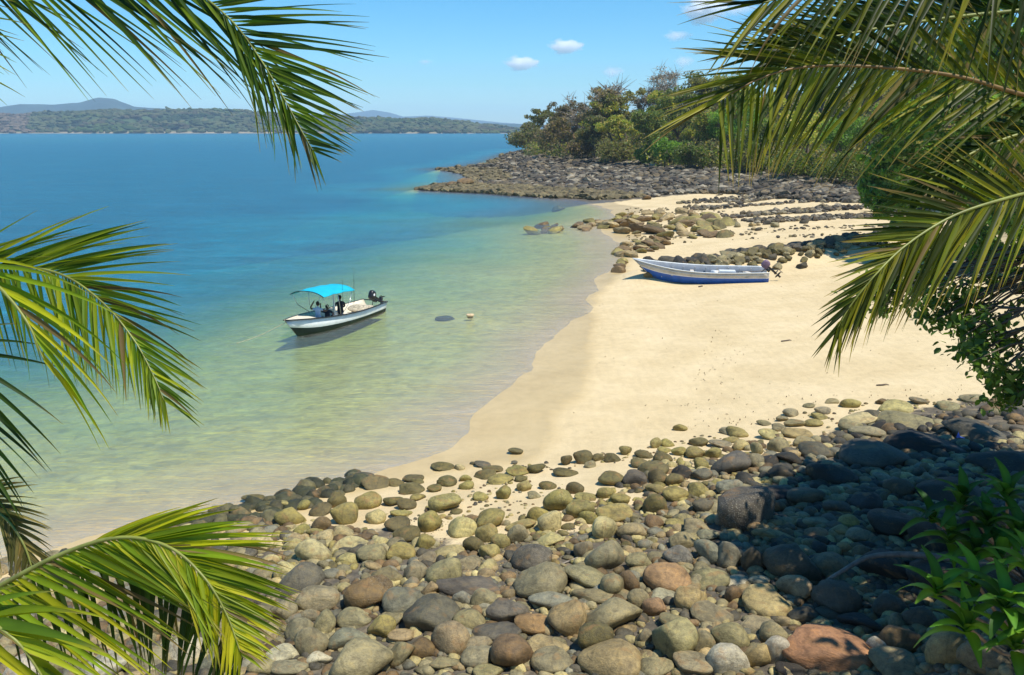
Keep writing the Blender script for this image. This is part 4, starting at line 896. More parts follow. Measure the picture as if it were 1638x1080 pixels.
# canopy with bows
can = empty('canopy', (0, 0, 0), 0, boat)
mb = MB(); nx, ny = 12, 12; x0, x1 = -0.55, 2.15
for i in range(nx + 1):
    for j in range(ny + 1):
        u, v = i / nx, j / ny; yy = (v - .5) * 2.05; arch = 1 - abs(2 * v - 1) ** 2.6; zz = 1.84 + 0.24 * arch + 0.05 * math.sin(u * math.pi) - 0.025 * abs(math.sin(u * math.pi * 3)) + (0.08 * (u - .5))
        mb.v.append((lerp(x0, x1, u), yy * (1 - .04 * math.sin(u * math.pi * 2) ** 2), zz)); mb.t.append((1, 1, 1))
n0 = len(mb.v)
for (x_, y_, z_) in list(mb.v): mb.v.append((x_, y_, z_ - .02)); mb.t.append((1, 1, 1))
for off, fl in ((0, False), (n0, True)):
    for i in range(nx):
        for j in range(ny):
            q = [off + i * (ny + 1) + j, off + (i + 1) * (ny + 1) + j, off + (i + 1) * (ny + 1) + j + 1, off + i * (ny + 1) + j + 1]; mb.f.append(tuple(q[::-1] if fl else q)); mb.m.append(0)
rim = [i * (ny + 1) for i in range(nx + 1)] + [nx * (ny + 1) + j for j in range(1, ny + 1)] + [i * (ny + 1) + ny for i in range(nx - 1, -1, -1)] + [j for j in range(ny - 1, 0, -1)]
for a, b in zip(rim, rim[1:] + rim[:1]): mb.f.append((a, n0 + a, n0 + b, b)); mb.m.append(0)
mb.build('canvas', M['canopy'], can)
mb = MB(); mb.box((x1, 0, 1.62), (.03, 1.85, .10)); 
for xf, xt in ((0.6, 2.12), (0.6, .8), (0.6, -.5)):
    for s_ in (1, -1):
        mb = MB(); zt = 1.86; mb.tube([(xf, .93 * s_, .62), (lerp(xf, xt, .7), .95 * s_, 1.25), (xt, .91 * s_, zt)], .016, 5); mb.build('canopy_pole', M['steel'], can)
mb = MB(); V = [(x1 - .01, (v / 12 - .5) * 2.05, 1.82 + 0.24 * (1 - abs(2 * v / 12 - 1) ** 2.6) + .04) for v in range(13)]; mb.tube(V, .022, 6); mb.build('canopy_bow', M['black'], can)
outboard(boat, -BL1 / 2 - 0.02, 0.66, R(62), 'black')
for (x, y, lean) in ((-3.0, -.75, .1), (0.4, .9, .05)):
    mb = MB(); mb.tube([(x, y, .55), (x - .03, y, 1.4), (x - lean, y, 2.55)], [.014, .011, .006], 5); mb.build('rod', M['black'], boat)
# bundled canvas and nets in the stern: cargo, a thing of its own
bq = Matrix.Rotation(hd, 4, 'Z'); W2 = lambda x, y, z: Vector((ctr[0], ctr[1], 0)) + bq @ Vector((x, y, z))
def lump(name, lab, cat, c, dims, mat, seed, base=ANGUL, par=None):
    m_ = base[seed % len(base)].copy(); m_.materials[0] = M[mat]; o = link(name, m_); o.location = c; o.scale = dims; o.rotation_euler = (0, 0, hd); tag(o, lab, cat); return o
lump('sack', 'crumpled pale canvas bundle lying across the stern of the motor boat', 'sack', W2(-2.15, .1, .48), (1.0, 1.15, .36), 'tarp', 1, ROUND)
lump('sack', 'small pale sack just behind the seated dark person in the boat', 'sack', W2(-.95, -.35, .46), (.6, .55, .32), 'cream', 4, ROUND)
lump('sack', 'tan folded cloth beside the outboard in the motor boat', 'sack', W2(-2.7, .45, .42), (.5, .5, .26), 'tarp', 6, ROUND)
# mooring line
bp = W2(BL1 / 2 - .15, 0, .86); bp = np.array(bp); tipw = bp + np.array([-2.6, -0.9, -0.95]); tag((lambda m: (m.tube(catmull([bp, (bp + tipw) / 2 + np.array([0, 0, -.12]), tipw], 9), .012, 4), m.build('mooring_rope', M['tarp']))[1])(MB()), 'thin pale rope running from the motor boat bow down into the water', 'rope')

def person(name, label, joints, edges, radii, mats, loc, rz, matf, hair=True, head=None):
    me = bpy.data.meshes.new('body_skeleton'); me.from_pydata(joints, edges, []); o = bpy.data.objects.new('body_tmp', me); COL.objects.link(o)
    mo = o.modifiers.new('s', 'SKIN'); 
    for i, r_ in enumerate(radii): me.skin_vertices[0].data[i].radius = (r_, r_)
    me.skin_vertices[0].data[0].use_root = True
    o.modifiers.new('u', 'SUBSURF').levels = 2
    dg = bpy.context.evaluated_depsgraph_get(); ev = o.evaluated_get(dg); m2 = bpy.data.meshes.new_from_object(ev); bpy.data.objects.remove(o)
    for x in mats: m2.materials.append(M[x])
    for p in m2.polygons: p.use_smooth = True; p.material_index = matf(p.center)
    root = empty(name, loc, rz); tag(root, label, 'person', 'people in the motor boat')
    b = link('body', m2, root)
    hx, hy, hz = head
    mb = MB(); mb.ell((hx, hy, hz), (.095, .078, .12), 14, 10, 0); mb.ell((hx + .095, hy, hz - .02), (.022, .014, .025), 8, 6, 0)
    for s_ in (1, -1): mb.ell((hx + .0, hy + .08 * s_, hz - .01), (.02, .012, .032), 8, 6, 0)
    h = mb.build('head', M['skin'], root)
    mb = MB(); mb.ell((hx - .018, hy, hz + .035), (.105, .092, .11), 14, 10, 0); mb.build('hair', M['hair'], h)
    mb = MB()
    for s_ in (1, -1): mb.ell((hx + .085, hy + .032 * s_, hz + .012), (.012, .014, .008), 8, 6, 0)
    mb.build('eye', M['whitedisc'], h)
    return root
def hand_edges(J, E, Rd, wrist, d, palm=.08):
    """palm and five short fingers growing from joint index wrist in direction d"""
    w_ = np.array(J[wrist]); d = np.array(d, float); d /= np.linalg.norm(d); s_ = np.cross(d, [0, 0, 1.0]); s_ /= np.linalg.norm(s_) + 1e-9
    J.append(tuple(w_ + d * palm)); E.append((wrist, len(J) - 1)); Rd.append(.030); pi_ = len(J) - 1
    for k, (a, L_) in enumerate(((-.75, .05), (-.3, .075), (0, .08), (.3, .075), (.6, .06))):
        dd = d + s_ * a; dd /= np.linalg.norm(dd); J.append(tuple(np.array(J[pi_]) + dd * L_)); E.append((pi_ if k else wrist, len(J) - 1)); Rd.append(.010)
# seated, both arms raised: pale shirt
def seated(armL, armR):
    J = [(0, 0, .47), (0, 0, .62), (0, 0, .82), (0, 0, .98), (.01, 0, 1.06), (.02, 0, 1.16)]; E = [(0, 1), (1, 2), (2, 3), (3, 4), (4, 5)]; Rd = [.15, .135, .15, .12, .055, .05]
    for s_ in (1, -1):
        k = len(J); J += [(.05, .10 * s_, .45), (.42, .13 * s_, .47), (.44, .13 * s_, .1), (.52, .13 * s_, .04)]; E += [(0, k), (k, k + 1), (k + 1, k + 2), (k + 2, k + 3)]; Rd += [.10, .07, .045, .04]
    for s_, (el, wr) in ((1, armL), (-1, armR)):
        k = len(J); J += [(0, .19 * s_, .96), el, wr]; E += [(3, k), (k, k + 1), (k + 1, k + 2)]; Rd += [.065, .045, .032]
        hand_edges(J, E, Rd, k + 2, np.array(wr) - np.array(el))
    return J, E, Rd
NEARY = 1 if proj(W2(0, .8, 0))[1] > proj(W2(0, -.8, 0))[1] else -1     # which side of the boat is the near one
J, E, Rd = seated(((.06, .40, 1.02), (.12, .27, 1.26)), ((.10, -.38, .86), (.34, -.46, .94)))
sk = lambda lim: (lambda c: 1 if (abs(c.y) > lim and c.z > .7) or (abs(c.y) > .14 and c.z > 1.06) or c.z < .3 else (2 if c.z < .56 else 0))
person('person', 'person in a pale blue shirt under the canopy with one hand raised to the head', J, E, Rd, ['shirtb', 'skin', 'shorts'], W2(1.45, .12 * NEARY, .10), R(88), sk(.26), head=(.03, 0, 1.24))
J, E, Rd = seated(((.10, .32, .98), (.12, .33, 1.24)), ((.22, -.30, .78), (.40, -.20, .66)))
person('person', 'person in dark clothes between the two others with one arm raised', J, E, Rd, ['shirtd', 'skin', 'shorts'], W2(.92, .30 * NEARY, -.10), R(100), sk(.26), head=(.05, 0, 1.20))
J, E, Rd = seated(((.20, .28, .74), (.42, .16, .62)), ((.20, -.28, .74), (.42, -.14, .60)))
o3 = person('person', 'person in dark navy clothes seated behind the white post in the boat', J, E, Rd, ['shirtd', 'shirtd', 'shirtd'], W2(-.15, .34 * NEARY, .10), R(120), lambda c: 0, head=(.03, 0, 1.22)); o3.scale = (1.08, 1.12, 1.06)

# beached boat
sp0, bp0 = onground(1222, 453), onground(1040, 450); c2 = (sp0 + bp0) / 2; hd2 = math.atan2(bp0[1] - sp0[1] - .25, bp0[0] - sp0[0]); L2 = 215 * proj(c2)[2] / F
b2 = empty('wooden_skiff', (c2[0] - .30, c2[1] + .85, gz(c2[0], c2[1] + .8) + 0.20), hd2)
b2.rotation_euler = (R(7) if math.cos(hd2) > 0 else R(-7), 0, hd2)
tag(b2, 'long blue and white wooden skiff pulled up on the dry sand', 'boat')
sh2 = lambda t: 0.64 + 0.10 * (1 - t) ** 2 + 0.66 * max(0, t - 0.35) ** 1.9 / 0.45
_, g2 = hull('hull', b2, L2, 1.75, sh2, 0.24, [M['bottom'], M['blue'], M['white'], M['beige'], M['white'], M['inner']], [0.14, 0.60, 0.65], 1.35, 0.05, 0.0, keelrise=.25)
mb = MB()
for s_ in (1, -1): mb.tube([(p[0], (p[1] + .015) * s_, p[2]) for p in g2], 0.03, 6)
mb.build('gunwale', M['white'], b2)
mb = MB()
for s_ in (1, -1): mb.tube([(lerp(p[0], p[0], 1), (p[1] * .99 + .005) * s_, p[2] - .16) for p in g2[:-1]], 0.016, 5)
mb.build('rubbing_strake', M['white'], b2)
for x in (-2.9, -1.2, .45, 1.7):
    mb = MB(); mb.box((x, 0, .40), (.24, 1.58 if x < 1 else 1.3, .05)); mb.build('thwart', M['beige'], b2, False, .008)
for i, x in enumerate(np.linspace(-3.3, 2.4, 9)):
    t = (x + L2 / 2) / L2
    for s_ in (1, -1):
        b = 1.75 / 2 * (0.80 + 0.20 * math.sin(min(t / 0.45, 1) * math.pi / 2)) * (1 - max(0, (t - 0.42) / 0.58) ** 2.3) - .07
        mb = MB(); mb.box((x, (b - .06) * s_ * .93, .42), (.05, .05, .42)); mb.build('rib', M['beige'], b2, False, .005)
mb = MB(); mb.tube([(L2 / 2 - .02, 0, sh2(1) + .02), (L2 / 2 - .66, 0, .69), (L2 / 2 - 1.33, 0, .04)], .04, 6); mb.build('stem_post', M['beige'], b2)
outboard(b2, -L2 / 2 - .05, 0.80, R(50), 'purple', False)
q2 = Matrix.Rotation(hd2, 4, 'Z'); W3 = lambda x, y, z: Vector(b2.location) + q2 @ Vector((x, y, z))
bx_ = empty('cool_box', W3(-1.75, .1, .02), hd2); tag(bx_, 'white cool box standing amidships in the beached skiff', 'box')
mb = MB(); mb.box((0, 0, .26), (.95, .55, .5), None, 0, 1.03); mb.build('body', M['white'], bx_, False, .02); mb = MB(); mb.box((0, 0, .565), (1.02, .62, .1)); mb.build('lid', M['white'], bx_, False, .02)
o = lump('cloth', 'white crumpled cloth lying left of the cool box in the beached skiff', 'cloth', W3(-.95, -.1, .42), (.75, .6, .4), 'white', 3, ROUND)
o = lump('cloth', 'pale folded cloth near the stern of the beached skiff', 'cloth', W3(-3.0, .15, .5), (.4, .5, .2), 'beige', 5, ROUND)
mb = MB(); mb.tube([W3(-L2 / 2 + .1, -.4, .62), W3(-L2 / 2 + .9, -.2, .55), W3(-L2 / 2 + 1.7, .1, .60)], .02, 5); tag(mb.build('oar', M['wood']), 'thin wooden oar resting inside the beached skiff near its motor', 'oar')

# float, sunken dark patch, sticks, scrap
fp_ = at(752, 507, 0); fl = empty('float', (fp_[0], fp_[1], -.03), .3); tag(fl, 'small foam float with a dark base drifting in the shallows', 'float')
mb = MB(); mb.ell((0, 0, .13), (.22, .16, .07), 14, 8, 0, .6); mb.build('top', M['float'], fl); mb = MB(); mb.ell((0, 0, .06), (.16, .12, .12), 14, 8, 0, .6); mb.build('base', M['wood'], fl)
sr = at(712, 514, -.4); o = link('sunken_patch', ANGUL[3]); o.location = (sr[0], sr[1], gz(sr[0], sr[1]) + .03); o.scale = (1.1, 1.2, .22); o.color = (.05, .055, .035, 1); tag(o, 'flat dark patch lying under the water left of the small float', 'rock')  # flat stone mesh stands for a dark patch under the water
def litter(name, lab, cat, px, py, ln, r_, mat, az):
    p = onground(px, py); a = R(az); d = np.array([math.cos(a), math.sin(a), 0]) * ln / 2
    P_ = [p - d, p + np.array([0, 0, .03]), p + d * .5 + np.array([.02, .03, .05]), p + d]; P_ = [np.array([q[0], q[1], max(q[2], gz(q[0], q[1]) + r_ * .7)]) for q in P_]
    mb = MB(); mb.tube(P_, [r_, r_ * 1.1, r_ * .8, r_ * .4], 5); return tag(mb.build(name, M[mat]), lab, cat)
litter('stick', 'short dark stick on the sand just below the beached skiff', 'stick', 1121, 459, .34, .05, 'bark', 25)
litter('stick', 'dark stick lying on dry sand right of the middle of the beach', 'stick', 1258, 546, .5, .035, 'bark', 10)
litter('stick', 'short stick on the dry sand just above the right boulders', 'stick', 1412, 617, .45, .03, 'bark', -5)
litter('stick', 'thin pale stick lying across the slabs beside the speckled boulder', 'stick', 915, 898, .75, .018, 'palebark', 30)
br = [onground(1300, 945, .25), onground(1345, 915, .5), onground(1395, 890, .6), onground(1470, 888, .6), onground(1560, 900, .5)]
mb = MB(); mb.tube(catmull(br, 16), list(np.linspace(.03, .07, 16)), 6); tag(mb.build('driftwood_branch', M['wood']), 'long bare branch lying over the shaded boulders at the right', 'branch')
p = onground(1537, 700, .12); mb = MB(); V = [(p[0] + a, p[1] + b, p[2] + c_) for a, b, c_ in ((-.14, 0, 0), (0, .08, .02), (.16, .02, .0), (.05, -.1, .01), (-.08, .02, .17), (-.04, -.05, .03))]
mb.add(V, [(0, 3, 5), (0, 5, 4), (4, 5, 1), (5, 3, 2), (5, 2, 1), (0, 4, 1)]); tag(mb.build('plastic_scrap', M['bluecloth'], None, False), 'torn piece of bright blue plastic lying on the black shaded rocks', 'litter')
# dry leaves and weed scraps on the sand (uncountable)
Q = np.vstack([poly_px_samples([(960, 480), (1340, 430), (1600, 520), (1600, 628), (1240, 650), (900, 700)], 90), poly_px_samples([(1080, 640), (1640, 612), (1640, 640), (1100, 690)], 110), poly_px_samples([(1140, 520), (1220, 560), (1150, 640), (1080, 660)], 60)])
x, y, z = px_to_ground(Q, 1.0); V, Fq, c = leaves(np.stack([x, y, z + .02], 1), .085, [(0.16, 0.11, 0.06), (0.08, 0.06, 0.04), (0.25, 0.17, 0.09)], .3, 2.0, 2.6, 6)
tag(link('leaf_litter', mesh_np('leaf_litter', V, Fq, M['dry'], True, c)), 'scraps of dry leaf and weed scattered over the sand', 'litter', kind='stuff')

# ------------------------------------------------------------------ coconut palms
def leaflet_mesh(p, d0, S_, N_, L, wmax, droop, tint, tiptint, nseg=7, bend=0.0, yaw=0.0):
    V, T_ = [], []; d = d0 / np.linalg.norm(d0); q = p.copy(); side = np.cross(d, N_); side /= np.linalg.norm(side) + 1e-9
    c_, s_ = math.cos(yaw), math.sin(yaw); 
    for i in range(nseg + 1):
        s = i / nseg; wd = wmax * (min(1, 0.35 + s * 5) if s < .15 else 1) * (1 - max(0, (s - .22) / .78) ** 1.15) + 0.0012
        nrm = np.cross(side, d); sw = side * c_ + nrm * s_; fold = -0.28 * wd * (nrm * c_ - side * s_)
        V += [q - sw * wd * .5, q + fold, q + sw * wd * .5]
        k = max(0, (s - .7) / .3) ** 1.5; col = tuple(tint[j] * (1 - k) + tiptint[j] * k for j in range(3)); T_ += [col, tuple(v * 1.15 for v in col), col]
        d = d + np.array([0, 0, -1.0]) * droop * (s + .15) * 2 / nseg + S_ * bend / nseg; d /= np.linalg.norm(d); q = q + d * L / nseg
        side = np.cross(d, N_) * .5 + side * .5; side -= d * (side @ d); side /= np.linalg.norm(side) + 1e-9
    Fs = []
    for i in range(nseg):
        b = i * 3; Fs += [(b, b + 1, b + 4, b + 3), (b + 1, b + 2, b + 5, b + 4)]
    return np.array(V), Fs, T_
PT = {'mid': [(0.09, 0.15, 0.010), (0.14, 0.20, 0.012), (0.045, 0.09, 0.012), (0.03, 0.06, 0.01)], 'fresh': [(0.16, 0.23, 0.010), (0.22, 0.28, 0.012), (0.07, 0.13, 0.010), (0.28, 0.31, 0.015), (0.10, 0.17, 0.01)], 'yellow': [(0.33, 0.34, 0.010), (0.42, 0.39, 0.015), (0.16, 0.24, 0.010), (0.25, 0.31, 0.012)],
      'dark': [(0.035, 0.07, 0.01), (0.05, 0.09, 0.012), (0.025, 0.05, 0.008)], 'olive': [(0.12, 0.14, 0.010), (0.07, 0.09, 0.008), (0.26, 0.235, 0.018), (0.16, 0.17, 0.012), (0.04, 0.055, 0.007), (0.035, 0.05, 0.007)], 'old': [(0.16, 0.13, 0.04), (0.10, 0.10, 0.03), (0.22, 0.17, 0.05)]}  # dark set: shade on backlit leaflets put into a deeper green
def frond(palm, ctrl, n, Lpx, aP, aM, N, drP, drM, tintset, t0=0.25, wpx=8, single=True, tip=(0.25, 0.19, 0.05), rr=0.022, sides=(1, -1), i0=None, pw=.85, vP=0.0, vM=0.0, jit=0.06, lab=None, peak=.3, tiplen=.35, lens=(1, 1), rmat='rachis', seed=0):
    rd = random.Random(seed); P = np.array([atd(*c_) for c_ in ctrl]); C = catmull(P, 90); fr = empty('frond', tuple(C[0]), 0, palm)
    if lab: fr['label'] = lab
    inv_ = Vector(fr.location) + Vector(palm.location); fr.location = Vector(C[0]) - Vector(palm.location); O = np.array(C[0])
    mb = MB(); mb.tube(C - O, list(np.linspace(rr, rr * .16, len(C))), 7); mb.build('rachis', M[rmat], fr)
    N = np.array(N, float); N /= np.linalg.norm(N); join = MB(); acc = []
    seglen = np.concatenate([[0], np.cumsum(np.linalg.norm(np.diff(C, axis=0), axis=1))]); tot = seglen[-1]
    for si, side in enumerate(sides):
        i00 = i0[0 if side > 0 else 1] if i0 is not None and hasattr(i0, '__len__') else i0
        if i00 is not None: t0 = float(np.interp(i00 / (len(ctrl) - 1) * (len(C) - 1), np.arange(len(C)), seglen)) / tot
        nn_ = n if not hasattr(n, '__len__') else n[0 if side > 0 else 1]
        for k in range(nn_):
            u = t0 + (1 - t0) * (max(0, k + rd.uniform(-.25, .25)) / (nn_ - 1)) ** pw; u = min(max(u, 0), 1); s = u * tot; i = min(np.searchsorted(seglen, s), len(C) - 1); i = max(i, 1)
            f = (s - seglen[i - 1]) / (seglen[i] - seglen[i - 1] + 1e-9); p = C[i - 1] * (1 - f) + C[i] * f; T = C[min(i + 1, len(C) - 1)] - C[max(i - 2, 0)]; T /= np.linalg.norm(T)
            Sd = np.cross(T, N); Sd /= np.linalg.norm(Sd); v = (u - t0) / (1 - t0); a = aP if side > 0 else aM; an = R(lerp(a[0], a[1], v) + rd.gauss(0, 2.5))
            d = T * math.cos(an) + Sd * side * math.sin(an) + np.cross(Sd, T) * (vP if side > 0 else vM) + np.array([rd.gauss(0, jit), rd.gauss(0, jit), rd.gauss(0, jit)])
            if rd.random() < .035: continue
            dep = proj(p)[2]; prof = (min(1, .75 + v / peak * .25) if v < peak else lerp(1, tiplen, ((v - peak) / (1 - peak)) ** 1.15)); L = Lpx * dep / F * prof * rd.uniform(.92, 1.08) * (lens[0] if side > 0 else lens[1])
            tn = np.array(rd.choice(PT[tintset])) * rd.uniform(.85, 1.15); dr = (drP if side > 0 else drM) * rd.uniform(.6, 1.6)
            if rd.random() < .05: tn = np.array((0.20, 0.14, 0.05)) * rd.uniform(.6, 1.3); dr *= 1.8
            V, Fs, T_ = leaflet_mesh(p - O, d, Sd * side, np.cross(Sd, T), L, wpx * dep / F * rd.uniform(.85, 1.15) * (0.55 + .45 * prof), dr, tuple(tn), tip if rd.random() < .6 else tuple(tn), yaw=rd.gauss(0, .35))
            if single:
                m_ = MB(); m_.add(V, Fs); m_.t = T_; m_.build('leaflet', M['palm'], fr)
            else: join.add(V, Fs); join.t[-len(T_):] = T_
    if not single: o_ = join.build('leaflet_fan', M['palm'], fr); tag(o_, kind='stuff')
    return fr
def palm_root(name, label, crown, base_xy):
    c = atd(*crown); bz = gz(*base_xy); root = empty(name, (base_xy[0], base_xy[1], bz)); tag(root, label, 'palm tree')
    O = np.array([base_xy[0], base_xy[1], bz]); P = catmull([O - O, (c - O) * .5 + np.array([.3, 0, 0]), c - O], 30)
    mb = MB(); rr = [0.16 + 0.015 * (i % 2) - .002 * i for i in range(30)]; mb.tube(P, rr, 12); mb.build('trunk', M['bark'], root); return root
CAMN = (0, -1, .25)
pl = palm_root('coconut_palm', 'coconut palm leaning in from the left with fronds at the top and middle left edge', (-760, 170, 6.0), (-6.6, 3.0))
frond(pl, [(-760, 170, 6.0), (-480, -30, 5.6), (-220, -72, 5.3), (0, -72, 5.1), (190, -48, 4.9), (300, -18, 4.8), (365, 28, 4.7), (410, 85, 4.6), (450, 150, 4.5), (480, 205, 4.45), (500, 240, 4.4)], (106, 60), 365, (40, 11), (40, 32), CAMN, .05, .08, 'mid', i0=(1.5, 4.2), rr=.011, wpx=6.8, peak=.5, tiplen=.22, lens=(1, .66), seed=1, lab='long frond hanging in from the top left corner')
frond(pl, [(-760, 170, 6.0), (-560, -10, 5.3), (-400, -50, 5.0), (-260, -30, 4.8), (-170, 20, 4.7), (-120, 80, 4.6)], 34, 330, (60, 30), (42, 24), CAMN, .1, .15, 'fresh', i0=1.6, wpx=9, seed=2, single=False, sides=(-1,), tiplen=.6, lab='frond at the top left border with leaflets pointing right')
frond(pl, [(-760, 170, 6.0), (-480, 330, 5.4), (-230, 440, 5.1), (-80, 432, 4.9), (20, 425, 4.8), (100, 440, 4.7), (165, 485, 4.6), (215, 545, 4.55), (245, 600, 4.5), (262, 640, 4.45)], (70, 56), 255, (84, 12), (13, 30), CAMN, .12, .12, 'fresh', i0=(3.0, 2.6), rr=.013, wpx=7.8, peak=.35, tiplen=.30, lens=(.76, .98), seed=3, lab='middle left frond with straight hanging leaflets')
frond(pl, [(-760, 170, 6.0), (-430, 300, 5.0), (-200, 385, 4.6), (-70, 420, 4.4), (-10, 452, 4.35), (40, 510, 4.3), (70, 575, 4.3)], 12, 275, (40, 10), (14, 16), CAMN, .2, .38, 'yellow', i0=2.9, wpx=9, single=False, seed=4, sides=(-1,), tiplen=.6, lab='yellow green leaflets crossing in front of the middle left frond')
frond(pl, [(-760, 170, 6.0), (-430, 420, 5.0), (-200, 500, 4.7), (-60, 560, 4.7), (-25, 660, 4.7), (-10, 790, 4.7)], 15, 175, (20, 20), (38, 32), CAMN, .1, .22, 'dark', i0=2.6, wpx=8, single=False, seed=5, sides=(-1,), lab='dark frond edge at the left border below the middle')
pb = palm_root('coconut_palm', 'low coconut palm whose bright fronds fill the bottom left corner', (-900, 1330, 4.4), (-5.0, 2.6))
frond(pb, [(-900, 1330, 4.4), (-500, 1170, 4.3), (-200, 1045, 4.2), (-20, 948, 4.1), (95, 888, 4.05), (190, 860, 4.0), (268, 874, 3.95), (325, 922, 3.9), (362, 982, 3.88), (384, 1042, 3.85)], (82, 60), 320, (60, 24), (9, 42), (0, -1, .5), .20, .12, 'yellow', i0=(2.0, 4.5), rr=.017, jit=.03, wpx=11, peak=.35, tiplen=.22, lens=(.98, .68), seed=6, lab='big bright green frond arching over the bottom left stones')
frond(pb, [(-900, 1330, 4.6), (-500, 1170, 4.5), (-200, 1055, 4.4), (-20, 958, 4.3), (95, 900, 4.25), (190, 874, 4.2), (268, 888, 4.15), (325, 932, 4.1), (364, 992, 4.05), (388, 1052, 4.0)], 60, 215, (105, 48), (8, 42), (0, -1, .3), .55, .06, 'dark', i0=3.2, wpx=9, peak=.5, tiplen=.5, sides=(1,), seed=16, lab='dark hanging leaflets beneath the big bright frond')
frond(pb, [(-900, 1330, 4.4), (-450, 1100, 3.9), (-200, 1000, 3.8), (-60, 985, 3.75), (20, 1020, 3.7), (80, 1100, 3.7)], 12, 230, (50, 20), (14, 22), (0, -1, .5), .2, .3, 'fresh', i0=2.5, wpx=17, seed=7, sides=(-1,), lab='broad green leaflets in the bottom left corner')
frond(pb, [(-900, 1330, 5.2), (-500, 950, 5.1), (-220, 800, 5.0), (-70, 792, 4.9), (0, 822, 4.85), (35, 865, 4.8), (55, 920, 4.8)], 40, 120, (62, 30), (16, 30), CAMN, .3, .2, 'old', i0=2.5, wpx=7, seed=8, lab='yellowing frond tip at the left border above the big bright frond')
pr = palm_root('coconut_palm', 'coconut palm at the right whose long fronds hang over the beach', (2350, 330, 8.6), (9.8, 6.5))
frond(pr, [(2350, 330, 8.6), (1950, 225, 7.6), (1760, 180, 7.2), (1638, 152, 7.0), (1530, 122, 6.9), (1400, 107, 6.8), (1290, 107, 6.7), (1220, 124, 6.6), (1150, 160, 6.5)], (76, 78), 250, (48, 3), (40, 58), CAMN, .10, .24, 'olive', i0=(2.0, 2.0), wpx=7.4, peak=.5, tiplen=.62, lens=(1.0, .95), seed=9, rr=.026, rmat='rachisdark', tip=(0.38, 0.25, 0.08), lab='long upper right frond with a brown tip')
frond(pr, [(2350, 330, 8.6), (2000, 300, 7.0), (1800, 296, 6.6), (1690, 300, 6.4), (1600, 320, 6.2), (1520, 348, 6.1), (1450, 392, 6.0), (1400, 440, 5.9), (1360, 490, 5.9), (1340, 525, 5.9)], (66, 76), 225, (52, 10), (52, 12), CAMN, .04, .22, 'olive', i0=(2.6, 2.6), wpx=8.2, peak=.4, tiplen=.35, lens=(.80, 1.0), seed=10, rr=.019, tip=(0.36, 0.22, 0.06), lab='lower right frond drooping over the sand')
frond(pr, [(2350, 330, 8.6), (2000, 0, 7.6), (1780, -90, 7.1), (1600, -75, 6.8), (1450, -50, 6.6), (1320, -25, 6.4), (1220, 5, 6.3)], 56, 270, (40, 14), (78, 22), CAMN, .12, .26, 'olive', i0=1.5, wpx=9, single=False, seed=11, rr=.035, tip=(0.4, 0.27, 0.1), tiplen=.6, lab='topmost right frond hanging down from above the picture')
frond(pr, [(2350, 330, 10.6), (2000, 60, 9.4), (1780, 10, 9.0), (1600, 20, 8.8), (1450, 38, 8.6), (1320, 62, 8.4), (1240, 86, 8.3)], 75, 230, (40, 14), (66, 22), CAMN, .12, .26, 'dark', i0=1.5, wpx=10, single=False, seed=12, rr=.035, tiplen=.6, lab='darker frond behind the topmost right frond')
frond(pr, [(2350, 330, 8.6), (2050, 210, 8.0), (1850, 190, 7.7), (1700, 200, 7.6), (1600, 225, 7.5), (1520, 265, 7.4), (1460, 310, 7.4)], 66, 200, (40, 14), (56, 26), CAMN, .12, .26, 'dark', i0=1.5, wpx=9, single=False, seed=13, rr=.03, lab='dark frond between the two long right fronds')

# ------------------------------------------------------------------ broadleaf trees at the right
def near_tree(name, label, base, fork, clumps, nl, lsize, pal, tr_r=.3, nverts=6, seed=0, up=.6):
    root = empty(name, base); tag(root, label, 'tree'); rd = random.Random(seed); B = np.array(base); Fk = np.array(fork) - B
    mb = MB(); mb.tube(catmull([(0, 0, -.3), Fk * .5 + np.array([.3, .2, 0]), Fk], 10), list(np.linspace(tr_r, tr_r * .6, 10)), 9); mb.build('trunk', M['bark'], root)
    C, Rr = [], []; mb = MB()
    for (c_, r_) in clumps:
        c_ = np.array(c_) - B; C.append(c_); Rr.append(np.array(r_)); mid = (Fk + c_) / 2 + np.array([rd.uniform(-.4, .4), rd.uniform(-.4, .4), .5])
        limb = catmull([Fk, mid, c_], 8); mb.tube(limb, list(np.linspace(tr_r * .3, .02, 8)), 5)
        for k in range(9):
            e = c_ + np.array([rd.gauss(0, .5), rd.gauss(0, .5), rd.gauss(0, .45)]) * np.array(r_); s_ = limb[rd.randint(4, 7)]; mb.tube([s_, (s_ + e) / 2 + np.array([0, 0, .1]), e], [.02, .014, .006], 4, cap=False)
    mb.build('limbs', M['bark'], root)
    # leaves gather in sprays
    nsp = nl // 22; sp_c = clump_points(C, Rr, nsp, 0.1); k = rng.integers(0, nsp, nl); P_ = sp_c[k] + rng.normal(size=(nl, 3)) * np.array([.17, .17, .10])
    V, Fq, c = leaves(P_, lsize, GREENS[pal], .3, up, 1.9, nverts, .3)
    link('crown', mesh_np('crown', V, Fq, M['leaf'] if nverts == 4 else M['broad'], True, c), root); return root
nc = []
for i in range(240):
    a = random.uniform(0, 6.28); q = math.sqrt(random.uniform(0, 1)); x = 12.8 + 6.4 * q * math.cos(a); y = 14.0 + 9.0 * q * math.sin(a)
    if x / y < .60: x = .62 * y + random.uniform(0, 1.5)
    zc = 9.5 + random.uniform(-1.2, 3.4); k_ = (zc - 1.6) / sd[2]; q_ = proj((x - sd[0] * k_, y - sd[1] * k_, 1.6))
    if q_[1] < 690 + max(0, 1500 - q_[0]) * 0.34 or q_[0] < 1275 + max(0, q_[1] - 900) * .8: continue
    nc.append(((x, y, zc), (random.uniform(1.0, 1.9), random.uniform(1.0, 1.9), random.uniform(.5, .9))))
